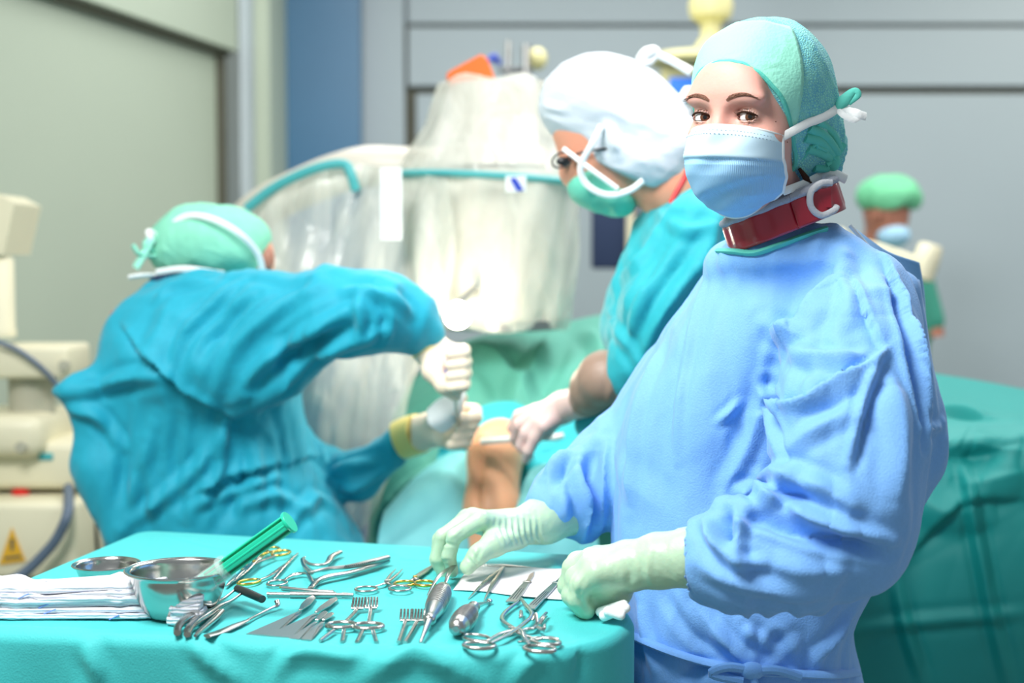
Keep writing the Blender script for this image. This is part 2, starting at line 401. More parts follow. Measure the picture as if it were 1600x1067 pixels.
# ------------------------------------------------------------ signed distance sculpting
class Field:
    def __init__(s, lo, hi, h):
        s.lo = np.array(lo, float); s.h = h; s.n = np.ceil((np.array(hi)-s.lo)/h).astype(int)+1
        s.d = np.full(s.n, 1.0, np.float32)
        s.ax = [(s.lo[i] + h*np.arange(s.n[i])).astype(np.float32) for i in range(3)]
    def _sub(s, lo, hi):
        a = np.maximum(0, np.floor((np.asarray(lo)-s.lo)/s.h).astype(int)); b = np.minimum(s.n, np.ceil((np.asarray(hi)-s.lo)/s.h).astype(int)+1)
        if (b <= a).any(): return None, None, None, None
        sl = tuple(slice(int(a[i]), int(b[i])) for i in range(3))
        return sl, s.ax[0][sl[0]][:, None, None], s.ax[1][sl[1]][None, :, None], s.ax[2][sl[2]][None, None, :]
    def _comb(s, sl, e, k, op):
        d = s.d[sl]
        if op == 'u':
            if k > 0: h = np.maximum(k-np.abs(d-e), 0)/k; r = np.minimum(d, e)-h*h*k*0.25
            else: r = np.minimum(d, e)
        elif op == 's':
            e = -e
            if k > 0: h = np.maximum(k-np.abs(d-e), 0)/k; r = np.maximum(d, e)+h*h*k*0.25
            else: r = np.maximum(d, e)
        s.d[sl] = r
    def cone(s, a, b, ra, rb, k=0.01, op='u'):
        a = np.asarray(a, float); b = np.asarray(b, float); R = max(ra, rb)+k+3*s.h
        sl, X, Y, Z = s._sub(np.minimum(a, b)-R, np.maximum(a, b)+R)
        if sl is None: return s
        ba = b-a; L2 = max(float(ba@ba), 1e-12)
        t = np.clip(((X-a[0])*ba[0]+(Y-a[1])*ba[1]+(Z-a[2])*ba[2])/L2, 0, 1)
        e = np.sqrt((X-a[0]-t*ba[0])**2+(Y-a[1]-t*ba[1])**2+(Z-a[2]-t*ba[2])**2) - (ra+(rb-ra)*t)
        s._comb(sl, e, k, op); return s
    def chain(s, pts, rs, k=0.01, op='u'):
        for i in range(len(pts)-1): s.cone(pts[i], pts[i+1], rs[i], rs[i+1], k, op)
        return s
    def ell(s, c, r, k=0.01, op='u', R=None):
        c = np.asarray(c, float); r = np.asarray(r, float); q = r.max()+k+3*s.h
        sl, X, Y, Z = s._sub(c-q, c+q)
        if sl is None: return s
        x, y, z = X-c[0], Y-c[1], Z-c[2]
        if R is not None:
            R = np.asarray(R); x, y, z = (R[0, 0]*x+R[1, 0]*y+R[2, 0]*z, R[0, 1]*x+R[1, 1]*y+R[2, 1]*z, R[0, 2]*x+R[1, 2]*y+R[2, 2]*z)
        k0 = np.sqrt((x/r[0])**2+(y/r[1])**2+(z/r[2])**2); k1 = np.sqrt((x/r[0]**2)**2+(y/r[1]**2)**2+(z/r[2]**2)**2)+1e-9
        s._comb(sl, k0*(k0-1)/k1, k, op); return s
    def box(s, c, hs, rr, k=0.0, op='u'):
        c = np.asarray(c, float); hs = np.asarray(hs, float); q = hs+k+3*s.h
        sl, X, Y, Z = s._sub(c-q, c+q)
        if sl is None: return s
        x, y, z = np.abs(X-c[0])-hs[0]+rr, np.abs(Y-c[1])-hs[1]+rr, np.abs(Z-c[2])-hs[2]+rr
        e = np.sqrt(np.maximum(x, 0)**2+np.maximum(y, 0)**2+np.maximum(z, 0)**2)+np.minimum(np.maximum(np.maximum(x, y), z), 0)-rr
        s._comb(sl, e, k, op); return s
    def loft(s, rows, k=0.01, op='u', p=2.0):
        """rows: (z, cx, cy, rx, ry) sorted by z; optional 6th yaw"""
        rows = sorted(rows, key=lambda q: q[0]); A = np.array([list(q)+[0]*(6-len(q)) for q in rows], float)
        if len(A) > 3:
            A, _ = catmull(A, np.zeros(len(A)), 6); A = A[np.argsort(A[:, 0], kind='stable')]
        q = max(A[:, 3].max(), A[:, 4].max())+k+3*s.h
        lo = [A[:, 1].min()-q, A[:, 2].min()-q, A[0, 0]-k-3*s.h]; hi = [A[:, 1].max()+q, A[:, 2].max()+q, A[-1, 0]+k+3*s.h]
        sl, X, Y, Z = s._sub(lo, hi)
        if sl is None: return s
        z = Z[0, 0]; zz = np.clip(z, A[0, 0], A[-1, 0])
        # smooth (cosine-free) cubic-ish interpolation by refining rows
        f = lambda c: np.interp(zz, A[:, 0], A[:, c])[None, None, :].astype(np.float32)
        cx, cy, rx, ry, yaw = f(1), f(2), f(3), f(4), f(5)
        x0, y0 = X-cx, Y-cy; c, s_ = np.cos(yaw), np.sin(yaw)
        x, y = (x0*c+y0*s_)/rx, (-x0*s_+y0*c)/ry
        e = ((np.abs(x)**p+np.abs(y)**p)**(1/p)-1)*np.minimum(rx, ry)
        over = np.maximum(A[0, 0]-Z, Z-A[-1, 0])
        e = np.maximum(e, over)
        s._comb(sl, e.astype(np.float32), k, op); return s
    def half(s, pt, nrm, k=0.0):
        """remove where nrm.(p-pt) > 0"""
        nrm = np.asarray(nrm, float); nrm = nrm/np.linalg.norm(nrm)
        X, Y, Z = s.ax[0][:, None, None], s.ax[1][None, :, None], s.ax[2][None, None, :]
        e = -((X-pt[0])*nrm[0]+(Y-pt[1])*nrm[1]+(Z-pt[2])*nrm[2])
        s._comb((slice(None),)*3, e, k, 's'); return s
    def mesh(s):
        d = s.d; n = d.shape; neg = d < 0
        c = [neg[i:n[0]-1+i, j:n[1]-1+j, k:n[2]-1+k] for i in (0, 1) for j in (0, 1) for k in (0, 1)]
        cnt = sum(x.astype(np.int8) for x in c); act = (cnt > 0) & (cnt < 8)
        idx = np.argwhere(act); vid = -np.ones(act.shape, np.int32); vid[act] = np.arange(len(idx))
        acc = np.zeros((len(idx), 3)); num = np.zeros(len(idx))
        co = [(i, j, k) for i in (0, 1) for j in (0, 1) for k in (0, 1)]
        val = {q: d[idx[:, 0]+q[0], idx[:, 1]+q[1], idx[:, 2]+q[2]] for q in co}
        for a in co:
            for ax in range(3):
                if a[ax] == 0:
                    b = list(a); b[ax] = 1; b = tuple(b); va, vb = val[a], val[b]; m = (va < 0) != (vb < 0)
                    t = np.where(m, va/(va-vb+1e-20), 0); p = np.tile(np.array(a, float), (len(idx), 1)); p[:, ax] = t
                    acc[m] += p[m]; num[m] += 1
        V = s.lo + s.h*(idx + acc/num[:, None])
        Fs = []
        for ax in range(3):
            o1, o2 = [(1, 2), (2, 0), (0, 1)][ax]
            sa = [slice(0, n[i]-1) for i in range(3)]; sb = list(sa); sb[ax] = slice(1, n[ax])
            for o in (o1, o2): sa[o] = slice(1, n[o]-1); sb[o] = slice(1, n[o]-1)
            A_, B_ = neg[tuple(sa)], neg[tuple(sb)]; e = np.argwhere(A_ != B_); e[:, o1] += 1; e[:, o2] += 1
            fl = neg[e[:, 0], e[:, 1], e[:, 2]]
            def g(u, v):
                q = e.copy(); q[:, o1] -= u; q[:, o2] -= v; return vid[q[:, 0], q[:, 1], q[:, 2]]
            Q = np.stack([g(1, 1), g(0, 1), g(0, 0), g(1, 0)], 1); Q[~fl] = Q[~fl][:, ::-1]; Fs.append(Q)
        Fq = np.vstack(Fs); Fq = Fq[(Fq >= 0).all(1)]
        return V, Fq

def relax(V, Fq, it=2, w=0.5):
    E = np.vstack([Fq[:, [0, 1]], Fq[:, [1, 2]], Fq[:, [2, 3]], Fq[:, [3, 0]]]); n = len(V)
    deg = np.bincount(E[:, 0], minlength=n)+np.bincount(E[:, 1], minlength=n)
    for _ in range(it):
        A = np.stack([np.bincount(E[:, 0], V[E[:, 1], k], n)+np.bincount(E[:, 1], V[E[:, 0], k], n) for k in range(3)], 1)/np.maximum(deg, 1)[:, None]
        V = V*(1-w)+A*w
    return V
def normals(V, Fq):
    nn = np.cross(V[Fq[:, 2]]-V[Fq[:, 0]], V[Fq[:, 3]]-V[Fq[:, 1]]); N = np.zeros_like(V)
    for k in range(4):
        for a in range(3): N[:, a] += np.bincount(Fq[:, k], nn[:, a], len(V))
    return N/(np.linalg.norm(N, axis=1)[:, None]+1e-12)

_rng = np.random.RandomState(7)
def crumple(V, scale, seed=0, octs=3, aniso=None):
    r = np.random.RandomState(seed); out = np.zeros(len(V)); amp = 1.0; tot = 0
    Q = V if aniso is None else V*np.asarray(aniso)
    warp = np.stack([np.sin(Q@(r.randn(3)*scale*0.35)+r.rand()*6) for _ in range(3)], 1)/scale*2.0
    for o in range(octs):
        for _ in range(3):
            k = r.randn(3); k /= np.linalg.norm(k); ph = r.rand()*6
            s_ = np.sin((Q+warp)@(k*scale*(1.9**o))+ph)
            out += amp*(1-2*np.abs(s_)**0.8); tot += amp
        amp *= 0.5
    return out/tot*2

def facet(V, wl, seed=0, octs=2, stretch=(1, 1, 1)):
    r = np.random.RandomState(seed); Q = V/np.asarray(stretch); h = np.zeros(len(V)); tot = 0; a = 1.0
    tri = lambda x: 2*np.abs(2*(x-np.floor(x+.5)))-1
    for o in range(octs):
        for _ in range(2):
            k, m, m2 = [(lambda v: v/np.linalg.norm(v))(r.randn(3)) for _ in range(3)]; f = 1.85**o/wl
            h += a*tri(Q@k*f+.45*tri(Q@m*f*.63+r.rand())+.3*tri(Q@m2*f*1.1+r.rand())+r.rand()); tot += a
        a *= .5
    return h/tot*1.6

class Sculpt:
    """cloth folds laid on a sculpted surface as 3D lines"""
    def __init__(s, V, Fq):
        s.V = V; s.F = Fq; s.N = normals(V, Fq); s.D = np.zeros(len(V))
        s.bvh = BVHTree.FromPolygons([tuple(v) for v in V], [tuple(map(int, f)) for f in Fq])
    def hit(s, px, py, back=None):
        v = ray(px, py); r = s.bvh.ray_cast(Vector(CAM), Vector(v))
        return None if r[0] is None else np.array(r[0])
    def line(s, pts, amp, w, kind='ridge', px=True):
        Q = [s.hit(*p) for p in pts] if px else [np.array(p) for p in pts]
        Q = [q for q in Q if q is not None]
        if len(Q) < 2: return s
        Q = np.array(Q)
        if len(Q) > 2: Q, _ = catmull(Q, np.zeros(len(Q)), 4)
        R = 3.2*w; lo, hi = Q.min(0)-R, Q.max(0)+R
        I = np.where(((s.V > lo) & (s.V < hi)).all(1))[0]
        if not len(I): return s
        P_ = s.V[I]; best = np.full(len(I), 9.0); tb = np.zeros(len(I)); side = np.zeros(len(I))
        L = np.concatenate([[0], np.cumsum(np.linalg.norm(np.diff(Q, axis=0), axis=1))]); Lt = L[-1]+1e-9
        for i in range(len(Q)-1):
            a, b = Q[i], Q[i+1]; ba = b-a; l2 = ba@ba+1e-12
            t = np.clip(((P_-a)@ba)/l2, 0, 1); c = a+t[:, None]*ba; dd = np.linalg.norm(P_-c, axis=1)
            m = dd < best; best[m] = dd[m]; tb[m] = (L[i]+t[m]*math.sqrt(l2))/Lt
            side[m] = np.sign(np.einsum('ij,ij->i', np.cross(np.tile(ba, (m.sum(), 1)), P_[m]-c[m]), s.N[I][m]))
        tp = np.clip(np.sin(np.pi*np.clip(tb, 0.02, 0.98)), 0, 1)**0.5
        x = best/w
        amp = amp*1.75
        if kind == 'ridge': v = np.exp(-x**1.15)-.35*np.exp(-((x-1.5)/.7)**2)
        elif kind == 'valley': v = -np.exp(-x**1.3)
        elif kind == 'step': v = np.where(side > 0, np.tanh(x*3.5)*np.exp(-x*0.9), -np.tanh(x*3.5)*np.exp(-x*1.3))*1.3
        elif kind == 'soft': v = np.exp(-x**2)
        s.D[I] += amp*tp*v; return s
    def done(s):
        return s.V + s.N*s.D[:, None], s.F

def quick_field(pts_r, margin=0.03):
    A = np.array([p for p, r in pts_r]); r = max(r for p, r in pts_r)
    return A.min(0)-r-margin, A.max(0)+r+margin

def wrap_strip(bvh_or_none, pts, w, t=0.0012, n=6):
    """flat tape along 3D points"""
    mb = MB(); mb.sweep(pts, w, n=8, flat=t/w, smooth=n); return mb

# ============================================================ the room
def wbox(name, lo, hi, m, kind='structure', parent=None, bev=0.0):
    lo = np.array(lo, float); hi = np.array(hi, float)
    return MB().box((lo+hi)/2, hi-lo, bev=bev).build(name, m, parent, smooth=bev > 0, kind=kind)
M['wall_grey'] = wall_mat('grey wall panel', (158, 172, 180))
M['wall_sage'] = wall_mat('sage wall panel', (172, 184, 168))
M['wall_pale'] = wall_mat('pale wall strip', (186, 198, 206))
M['wall_blue'] = mat('blue wall glass', (48, 104, 142), 0.35, vary=0.1, vscale=1.2)
M['gap'] = mat('dark shadow gap', (92, 92, 80), 0.8)  # shade of the wall joints put into the colour; also colours the sign mark
M['floor'] = mat('grey vinyl floor', (150, 156, 150), 0.35, vary=0.04, vscale=3)
wbox('floor', (-4, -1.5, -0.1), (5, 7.2, 0), M['floor'])
BY = 6.0
zt = lambda py, d: P(800, py, d)[2]
xt = lambda px, d: P(px, 533, d)[0]
wbox('wall_back', (-2.5, BY+.06, 0), (5, BY+.2, 3.2), M['wall_grey'])
wbox('trim_1', (xt(560, BY), BY-.02, 0), (xt(634, BY), BY+.06, 3.2), M['wall_grey'])
wbox('trim_2', (xt(640, BY), BY-.0, zt(36, BY)), (5, BY+.06, 3.2), M['wall_grey'])
wbox('trim_3', (xt(640, BY), BY-.005, zt(134, BY)), (5, BY+.055, zt(43, BY)), M['wall_grey'])
wbox('trim_4', (xt(634, BY), BY+.04, 0), (5, BY+.059, zt(34, BY)), M['gap'])
wbox('door_1', (xt(652, BY), BY+.0, 0.01), (5, BY+.05, zt(147, BY)), M['wall_grey'])
wbox('trim_5', (xt(423, BY-.1), BY-.12, 0), (xt(566, BY-.1), BY-.05, 3.2), M['wall_blue'])
# sage wall with its sliding door, on the left
dv = np.array([0.2385, 1.0, 0]); dv /= np.linalg.norm(dv); nv = np.array([dv[1], -dv[0], 0])   # nv points into the room
A0 = P(374, 300, 5.5); A0[2] = 0
def lwall(name, s0, s1, z0, z1, o0, o1, m):
    """box along the left wall, s metres back from its far end, o metres proud of it"""
    c = A0 - dv*(s0+s1)/2 + nv*(o0+o1)/2; c[2] = (z0+z1)/2
    R = np.array([dv, nv, [0, 0, 1]]).T
    return MB().box(c, (abs(s1-s0), abs(o1-o0), z1-z0), R=R).build(name, m, None, smooth=False, kind='structure')
zh = zt(80, 5.5)
lwall('wall_left', -0.05, 6.5, 0, 3.2, -.2, -.1, M['wall_sage'])
lwall('door_2', 0.05, 5.0, 0.01, zh+.06, -.1, -.07, M['wall_sage'])
lwall('trim_6', 0.0, 6.5, zh, 3.2, -.1, -.0, M['wall_sage'])
lwall('trim_7', 0.0, 6.5, zh-.018, zh-.001, -.07, -.03, M['gap'])
lwall('trim_8', 0.0, 0.05, 0, zh-.02, -.1, -.05, M['gap'])
wbox('trim_9', (xt(379, 5.5), 5.5, 0), (xt(404, 5.5), 5.9, 3.2), M['wall_pale'])
wbox('trim_10', (xt(404, 5.5), 5.47, 0), (xt(427, 5.5), 5.9, 3.2), M['wall_sage'])

# ============================================================ cream machine at the left edge
D = 3.2
cart = root('x_ray_machine', (xt(20, D), D+.1, 0), 'cream enamelled medical machine with red button and warning triangle at the left edge', 'medical machine')
def pbox(px0, py0, px1, py1, d, dep, m, name, parent, bev=0.012, **kw):
    a = P(px0, py0, d); b = P(px1, py1, d)
    c = (a+b)/2; c[1] = d+dep/2
    return MB().box(c, (abs(b[0]-a[0]), dep, abs(a[2]-b[2])), bev=bev).build(name, m, parent, **kw)
a = P(0, 303, D)
mbx = MB(); mbx.prism([P(-60, 300, D), P(-4, 303, D), P(23, 318, D), P(5, 398, D), P(-60, 398, D)], .18, (0, 1, 0)); mbx.build('head', M['machine'], cart, smooth=False)
c = P(-12, 465, D+.05)
MB().lathe([(.001, -.09), (.05, -.09), (.052, -.075), (.049, -.07), (.049, .085), (.04, .095), (.001, .095)], c, n=36).build('column', M['machine'], cart)
pbox(-80, 541, 106, 592, D, .18, M['machine'], 'arm', cart)
MB().lathe([(.001, 0), (.012, 0), (.012, .015), (.001, .015)], P(99, 571, D-.012), (0, 1, 0), n=20).build('knob', M['machine_grey'], cart)
c = P(50, 625, D+.09)
MB().lathe([(.001, -.075), (.052, -.075), (.052, .075), (.001, .075)], c, n=36).build('column', M['machine_grey'], cart)
pbox(-80, 650, 62, 716, D-.05, .28, M['machine'], 'housing', cart, bev=.03)
MB().lathe([(.001, 0), (.012, 0), (.014, .012), (.001, .012)], P(31, 699, D-.06), (0, 1, 0), n=20).build('knob', M['machine_grey'], cart)
pbox(-80, 690, 150, 766, D, .3, M['machine'], 'base_unit', cart, bev=.02)
pbox(60, 708, 82, 719, D-.004, .006, M['teal_tape'], 'sticker', cart, bev=.001, label='small teal sticker')
pbox(-80, 786, 119, 905, D-.1, .4, M['machine'], 'cabinet', cart, bev=.015)
pbox(-80, 905, 100, 1500, D-.05, .3, M['machine_grey'], 'pedestal', cart, bev=.01)
c = P(33, 790, D+.02)
MB().lathe([(.001, -.004), (.024, -.004), (.024, .006), (.012, .008), (.001, .008)], c, n=28).build('button_plate', M['sign_yellow'], cart)
MB().lathe([(.001, .008), (.011, .008), (.011, .02), (.02, .022), (.021, .032), (.014, .04), (.001, .042)], c, n=28).build('emergency_button', M['button_red'], cart, label='round red emergency stop button')
sg = MB(); yb = D-.1005
sg.prism([P(-1, 882, yb), P(40, 876, yb), P(19, 824, yb)], .004, (0, -1, 0)); sg = sg.build('warning_sign', M['sign_yellow'], cart, smooth=False, label='yellow triangular warning sign')
bz = MB(); bz.prism([P(17, 860, yb-.0042), P(21, 860, yb-.0042), P(22, 842, yb-.0042), P(16, 842, yb-.0042)], .0015, (0, -1, 0))
bz.prism([P(6, 874, yb-.0042), P(34, 871, yb-.0042), P(32, 867, yb-.0042), P(8, 870, yb-.0042)], .0015, (0, -1, 0)); bz.build('sign_mark', M['gap'], sg, smooth=False)
MB().sweep([P(107, 762, D-.02), P(106, 800, D-.14), P(92, 835, D-.15), P(72, 862, D-.15), P(30, 900, D-.16), P(-40, 930, D-.2)], .0115, n=12, smooth=6).build('hose', M['hose'], cart, label='thick grey blue hose')
MB().sweep([P(-20, 530, D-.02), P(20, 543, D-.02), P(50, 562, D-.02), P(75, 585, D-.01), P(92, 606, D+.0)], .006, n=10, smooth=6).build('cable', M['hose'], cart)
MB().sweep([P(143, 764, D+.05), P(147, 800, D+.05), P(152, 850, D+.05), P(158, 960, D+.1), P(150, 1300, D+.1)], .004, n=8, smooth=4).build('cable', M['black'], cart)

# ============================================================ things behind the detector
D = 4.4
st = root('equipment_stand', (xt(808, D), D, 0), 'thin metal stand with two upright rods behind the draped detector', 'stand')
for px, top, r in ((794, 64, .009), (822, 70, .013)):
    MB().sweep([P(px, top, D), np.array([P(px, top, D)[0], D, .05])], r, n=14).build('rod', M['steel_satin'], st)
MB().lathe([(.001, 0), (.2, 0), (.2, .03), (.03, .05), (.001, .05)], (xt(808, D), D, 0), n=36).build('base', M['machine_grey'], st)
MB().box(P(806, 110, D), (.10, .02, .02), bev=.006).build('crossbar', M['steel_dark'], st)
MB().sweep([P(780, 100, D), P(772, 88, D-.02), P(764, 96, D-.02)], .009, n=10, smooth=4).build('clip', M['blue_plastic'], st, label='blue clip')
MB().ball(P(840, 92, D+.05), (.03, .03, .035)).build('round_body', M['yellow'], st)

D = 4.6
pn = root('ceiling_pendant', tuple(P(1110, 90, D)), 'pale yellow ceiling pendant arm with round joint and flat disc, above the blue screen', 'ceiling pendant')
MB().lathe([(.001, .75), (.045, .75), (.045, .2), (.066, .185), (.072, .155), (.066, .12), (.035, .1), (.03, .06), (.05, .03), (.055, .0), (.001, .0)], P(1110, 86, D), n=40).build('joint', M['yellow'], pn)
MB().lathe([(.001, -.04), (.15, -.035), (.165, -.02), (.155, -.0), (.05, .015), (.001, .015)], P(1095, 86, D), n=44).build('disc', M['yellow'], pn)
sc_ = root('monitor', tuple(P(1062, 160, D-.05)), 'small monitor with bright blue screen hanging below the pale yellow pendant', 'monitor')
pbox(1034, 104, 1102, 160, D-.05, .05, M['yellow'], 'casing', sc_, bev=.01)
pbox(1046, 121, 1094, 150, D-.056, .008, M['screen'], 'screen', sc_, bev=.002)
MB().sweep([P(1066, 104, D-.02), P(1072, 88, D)], .02, n=12).build('bracket', M['yellow'], sc_)
D = 5.2
mo = root('monitor_cart', (xt(970, D), D, 0), 'dark blue screen on a pale pole under the face of the bending surgeon', 'monitor')
pbox(925, 318, 1000, 420, D, .05, M['navy'], 'screen', mo, bev=.01)
MB().sweep([P(985, 320, D-.05), np.array([P(985, 320, D)[0], D-.05, .04])], .015, n=14).build('pole', M['machine'], mo)
MB().box((xt(975, D), D, .03), (.5, .4, .06), bev=.02).build('base', M['machine_grey'], mo)

# handle arm beside the distant assistant
D = 4.2
hl = root('lamp_arm', (xt(1500, D)-.2, D, 0), 'cream swivel arm with a thick cylindrical end beside the distant assistant', 'medical arm')
p0, p1 = P(1455, 382, D), P(1438, 440, D); ax = p1-p0; Lh = np.linalg.norm(ax)
MB().lathe([(.001, 0), (.03, 0), (.036, .008), (.038, Lh*.5), (.034, Lh-.008), (.001, Lh)], p0, ax, n=32).build('handle', M['machine'], hl)
MB().sweep([P(1330, 384, D+.02), P(1370, 392, D), P(1440, 416, D)], .024, n=14, smooth=4).build('arm', M['machine'], hl)
q = P(1330, 384, D+.02)
MB().sweep([q, q+np.array([-.06, .02, -.1]), np.array([q[0]-.06, D+.04, .05])], .03, n=16, smooth=4).build('post', M['machine'], hl)
MB().lathe([(.001, 0), (.25, 0), (.25, .04), (.05, .07), (.001, .07)], (q[0]-.06, D+.04, 0), n=36).build('base', M['machine_grey'], hl)

# ============================================================ C-arm with its plastic cover
D = 3.2
ca = root('c_arm', (xt(770, D), D, 0), 'bagged x-ray image detector with cream curved arm, hanging over the operating site', 'x-ray machine')
cz = lambda px, py, d=D: P(px, py, d)
c0 = cz(772, 300)
def prof(rows, px, d=D):
    z0 = cz(px, 300, d)[2]
    return [(S(r, d), cz(px, y, d)[2]-z0) for (y, r) in rows]
MB().lathe([(.001, prof([(132, 1)], 772)[0][1])] + prof([(132, 62), (150, 66), (225, 68), (240, 90), (262, 98)], 772) + [(.001, prof([(262, 1)], 772)[0][1])], c0, n=48).build('upper_housing', M['detector'], ca)
c1 = cz(785, 300)
MB().lathe([(.001, prof([(268, 1)], 785)[0][1])] + prof([(268, 92), (300, 98), (420, 98), (490, 95), (503, 92)], 785) + [(.001, prof([(503, 1)], 785)[0][1])], c1, n=48).build('detector', M['detector'], ca)
MB().lathe(prof([(498, 100), (512, 100), (514, 92), (500, 90)], 785) + prof([(498, 100)], 785), c1, n=48, closed=True).build('rim', M['steel_satin'], ca, label='grey metal rim')
# crane arm: from detector round behind the left surgeon and down
arcp = [P(850, 262, 3.45), P(760, 262, 3.42), P(640, 262, 3.4), P(560, 262, 3.42), P(480, 290, 3.5), P(400, 335, 3.6), P(330, 420, 3.7), P(300, 540, 3.8), P(330, 700, 3.9), P(420, 860, 3.9)]
mb = MB(); mb.sweep(arcp, .062, n=12, flat=.8, smooth=8); mb.build('curved_arm', M['detector'], ca)
lastp = P(420, 860, 3.9)
MB().sweep([lastp, np.array([lastp[0], lastp[1], .2])], .1, n=16).build('column', M['machine'], ca)
MB().box((lastp[0], lastp[1], .12), (.5, .9, .24), bev=.05).build('base', M['machine_grey'], ca)
# bag over the detector
V = []; rows = [(126, 772, 74), (130, 772, 82), (150, 770, 88), (190, 768, 100), (230, 764, 122), (262, 764, 138), (285, 766, 142), (310, 767, 141), (350, 768, 139), (400, 769, 136), (450, 774, 126), (490, 780, 114), (512, 784, 104)]
ys = np.linspace(126, 512, 90); cx = np.interp(ys, [r[0] for r in rows], [r[1] for r in rows]); rr = np.interp(ys, [r[0] for r in rows], [r[2] for r in rows])
G = np.zeros((90, 201, 3))
for i in range(90):
    o = P(cx[i], ys[i], D); t = np.linspace(0, 2*np.pi, 201); tt = t % (2*np.pi)
    w = 1+.04*np.sin(5*tt+ys[i]*.012)*np.sin(3*tt+1)+.018*np.sin(11*tt-ys[i]*.02)+.008*np.sin(19*tt+ys[i]*.03)
    R_ = S(rr[i], D)*w
    G[i, :, 0] = o[0]+R_*np.cos(t); G[i, :, 1] = D+R_*np.sin(t)*.95; G[i, :, 2] = o[2]+.006*np.sin(5*tt)
G[:, -1] = G[:, 0]
sheet('plastic_cover', G, M['plastic_sheet'], ca, 0, label='crinkled clear plastic bag')
# teal elastic band around the bag
bp = []
for t in np.linspace(0, 2*np.pi, 60, endpoint=False):
    o = P(766, 282, D); bp.append(o+np.array([S(146, D)*math.cos(t), S(140, D)*math.sin(t), .012*math.cos(t)*-1]))
mb = MB(); mb.sweep(bp+[bp[0]], .013, n=10, up=np.array([0, 0, 1.]), flat=.6); mb.build('band', M['teal_tape'], ca, label='teal elastic band around the bag')
# hanging side sheet
ctrl = [[P(388, 328, 3.25), P(450, 288, 3.22), P(540, 256, 3.2), P(620, 266, 3.12), P(700, 280, 2.98)],
        [P(405, 400, 3.22), P(470, 380, 3.2), P(560, 370, 3.15), P(640, 380, 3.05), P(712, 390, 2.99)],
        [P(425, 520, 3.15), P(500, 510, 3.1), P(575, 510, 3.1), P(640, 510, 3.05), P(690, 500, 3.02)],
        [P(440, 660, 3.1), P(510, 680, 3.05), P(570, 680, 3.1), P(620, 640, 3.05), P(645, 600, 3.05)],
        [P(450, 860, 3.1), P(500, 860, 3.1), P(550, 840, 3.05), P(590, 790, 3.05), P(625, 700, 3.05)]]
G = patch(ctrl, 160, 160); Vf = G.reshape(-1, 3)
Vf[:, 1] += .02*crumple(Vf, 9, 3, 3, (1.2, 1, .45))
sh = sheet('plastic_sheet', Vf.reshape(G.shape), M['plastic_sheet'], ca, 0, label='translucent plastic curtain hanging from the curved arm')
mb = MB(); mb.sweep([P(385, 326, 3.2), P(430, 292, 3.19), P(490, 264, 3.17), P(535, 256, 3.16), P(548, 272, 3.15), P(556, 298, 3.15)], .011, n=10, smooth=6); mb.build('tape', M['teal_tape'], ca)
pbox(594, 262, 628, 375, 2.95, .003, M['white'], 'tape', ca, bev=.001, label='white strip of tape hanging down')
pbox(790, 275, 822, 300, D-.32, .003, M['white'], 'sticker', ca, bev=.001)
mb = MB(); mb.prism([P(796, 279, D-.325), P(806, 277, D-.325), P(818, 297, D-.325), P(808, 299, D-.325)], .002, (0, -1, 0)); mb.build('sticker', M['blue_plastic'], ca, smooth=False, label='blue stripe on a white sticker')
oc = MB(); oc.prism([P(697, 118, 3.3), P(700, 112, 3.3), P(752, 84, 3.3), P(762, 92, 3.3), P(774, 124, 3.3), P(760, 134, 3.3), P(700, 134, 3.3)], .05, (0, 1, 0))
o_ = oc.build('cloth_bundle', M['orange'], None, smooth=False); tag(o_, 'orange folded cloth lying on top of the bagged detector', 'cloth')
bv = o_.modifiers.new('round', 'BEVEL'); bv.width = .006; bv.segments = 3

# added glowing ball standing in for the white glare beside the fist
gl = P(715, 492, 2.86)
lt = root('glare_ball', tuple(gl+np.array([0, 0, -.04])), 'added glowing ball giving the white glare beside the raised fist of the left surgeon', 'added_glare')
MB().ball(gl, (.027, .018, .027), 28, 18).build('round_body', M['added_glare'], lt)
MB().sweep([gl+np.array([0, .015, .02]), gl+np.array([.03, .12, .05]), P(740, 470, 3.1)], .008, n=10, smooth=4).build('stem', M['steel_satin'], lt)  # added mount for the glare ball

# ============================================================ operating table, drapes, leg
D = 3.0
opt = root('operating_table', (xt(900, D+.3), D+.35, 0), 'operating table hidden under the green drapes', 'operating table')
MB().box((xt(900, D)+.75, D+.25, .76), (1.9, .4, .08), bev=.02).build('table_top', M['steel_satin'], opt)
MB().box((xt(900, D)+.55, D+.25, .42), (.4, .3, .76), bev=.04).build('column', M['steel_satin'], opt)
MB().box((xt(900, D)+.55, D+.25, .03), (1.2, .45, .06), bev=.02).build('base', M['steel_satin'], opt)
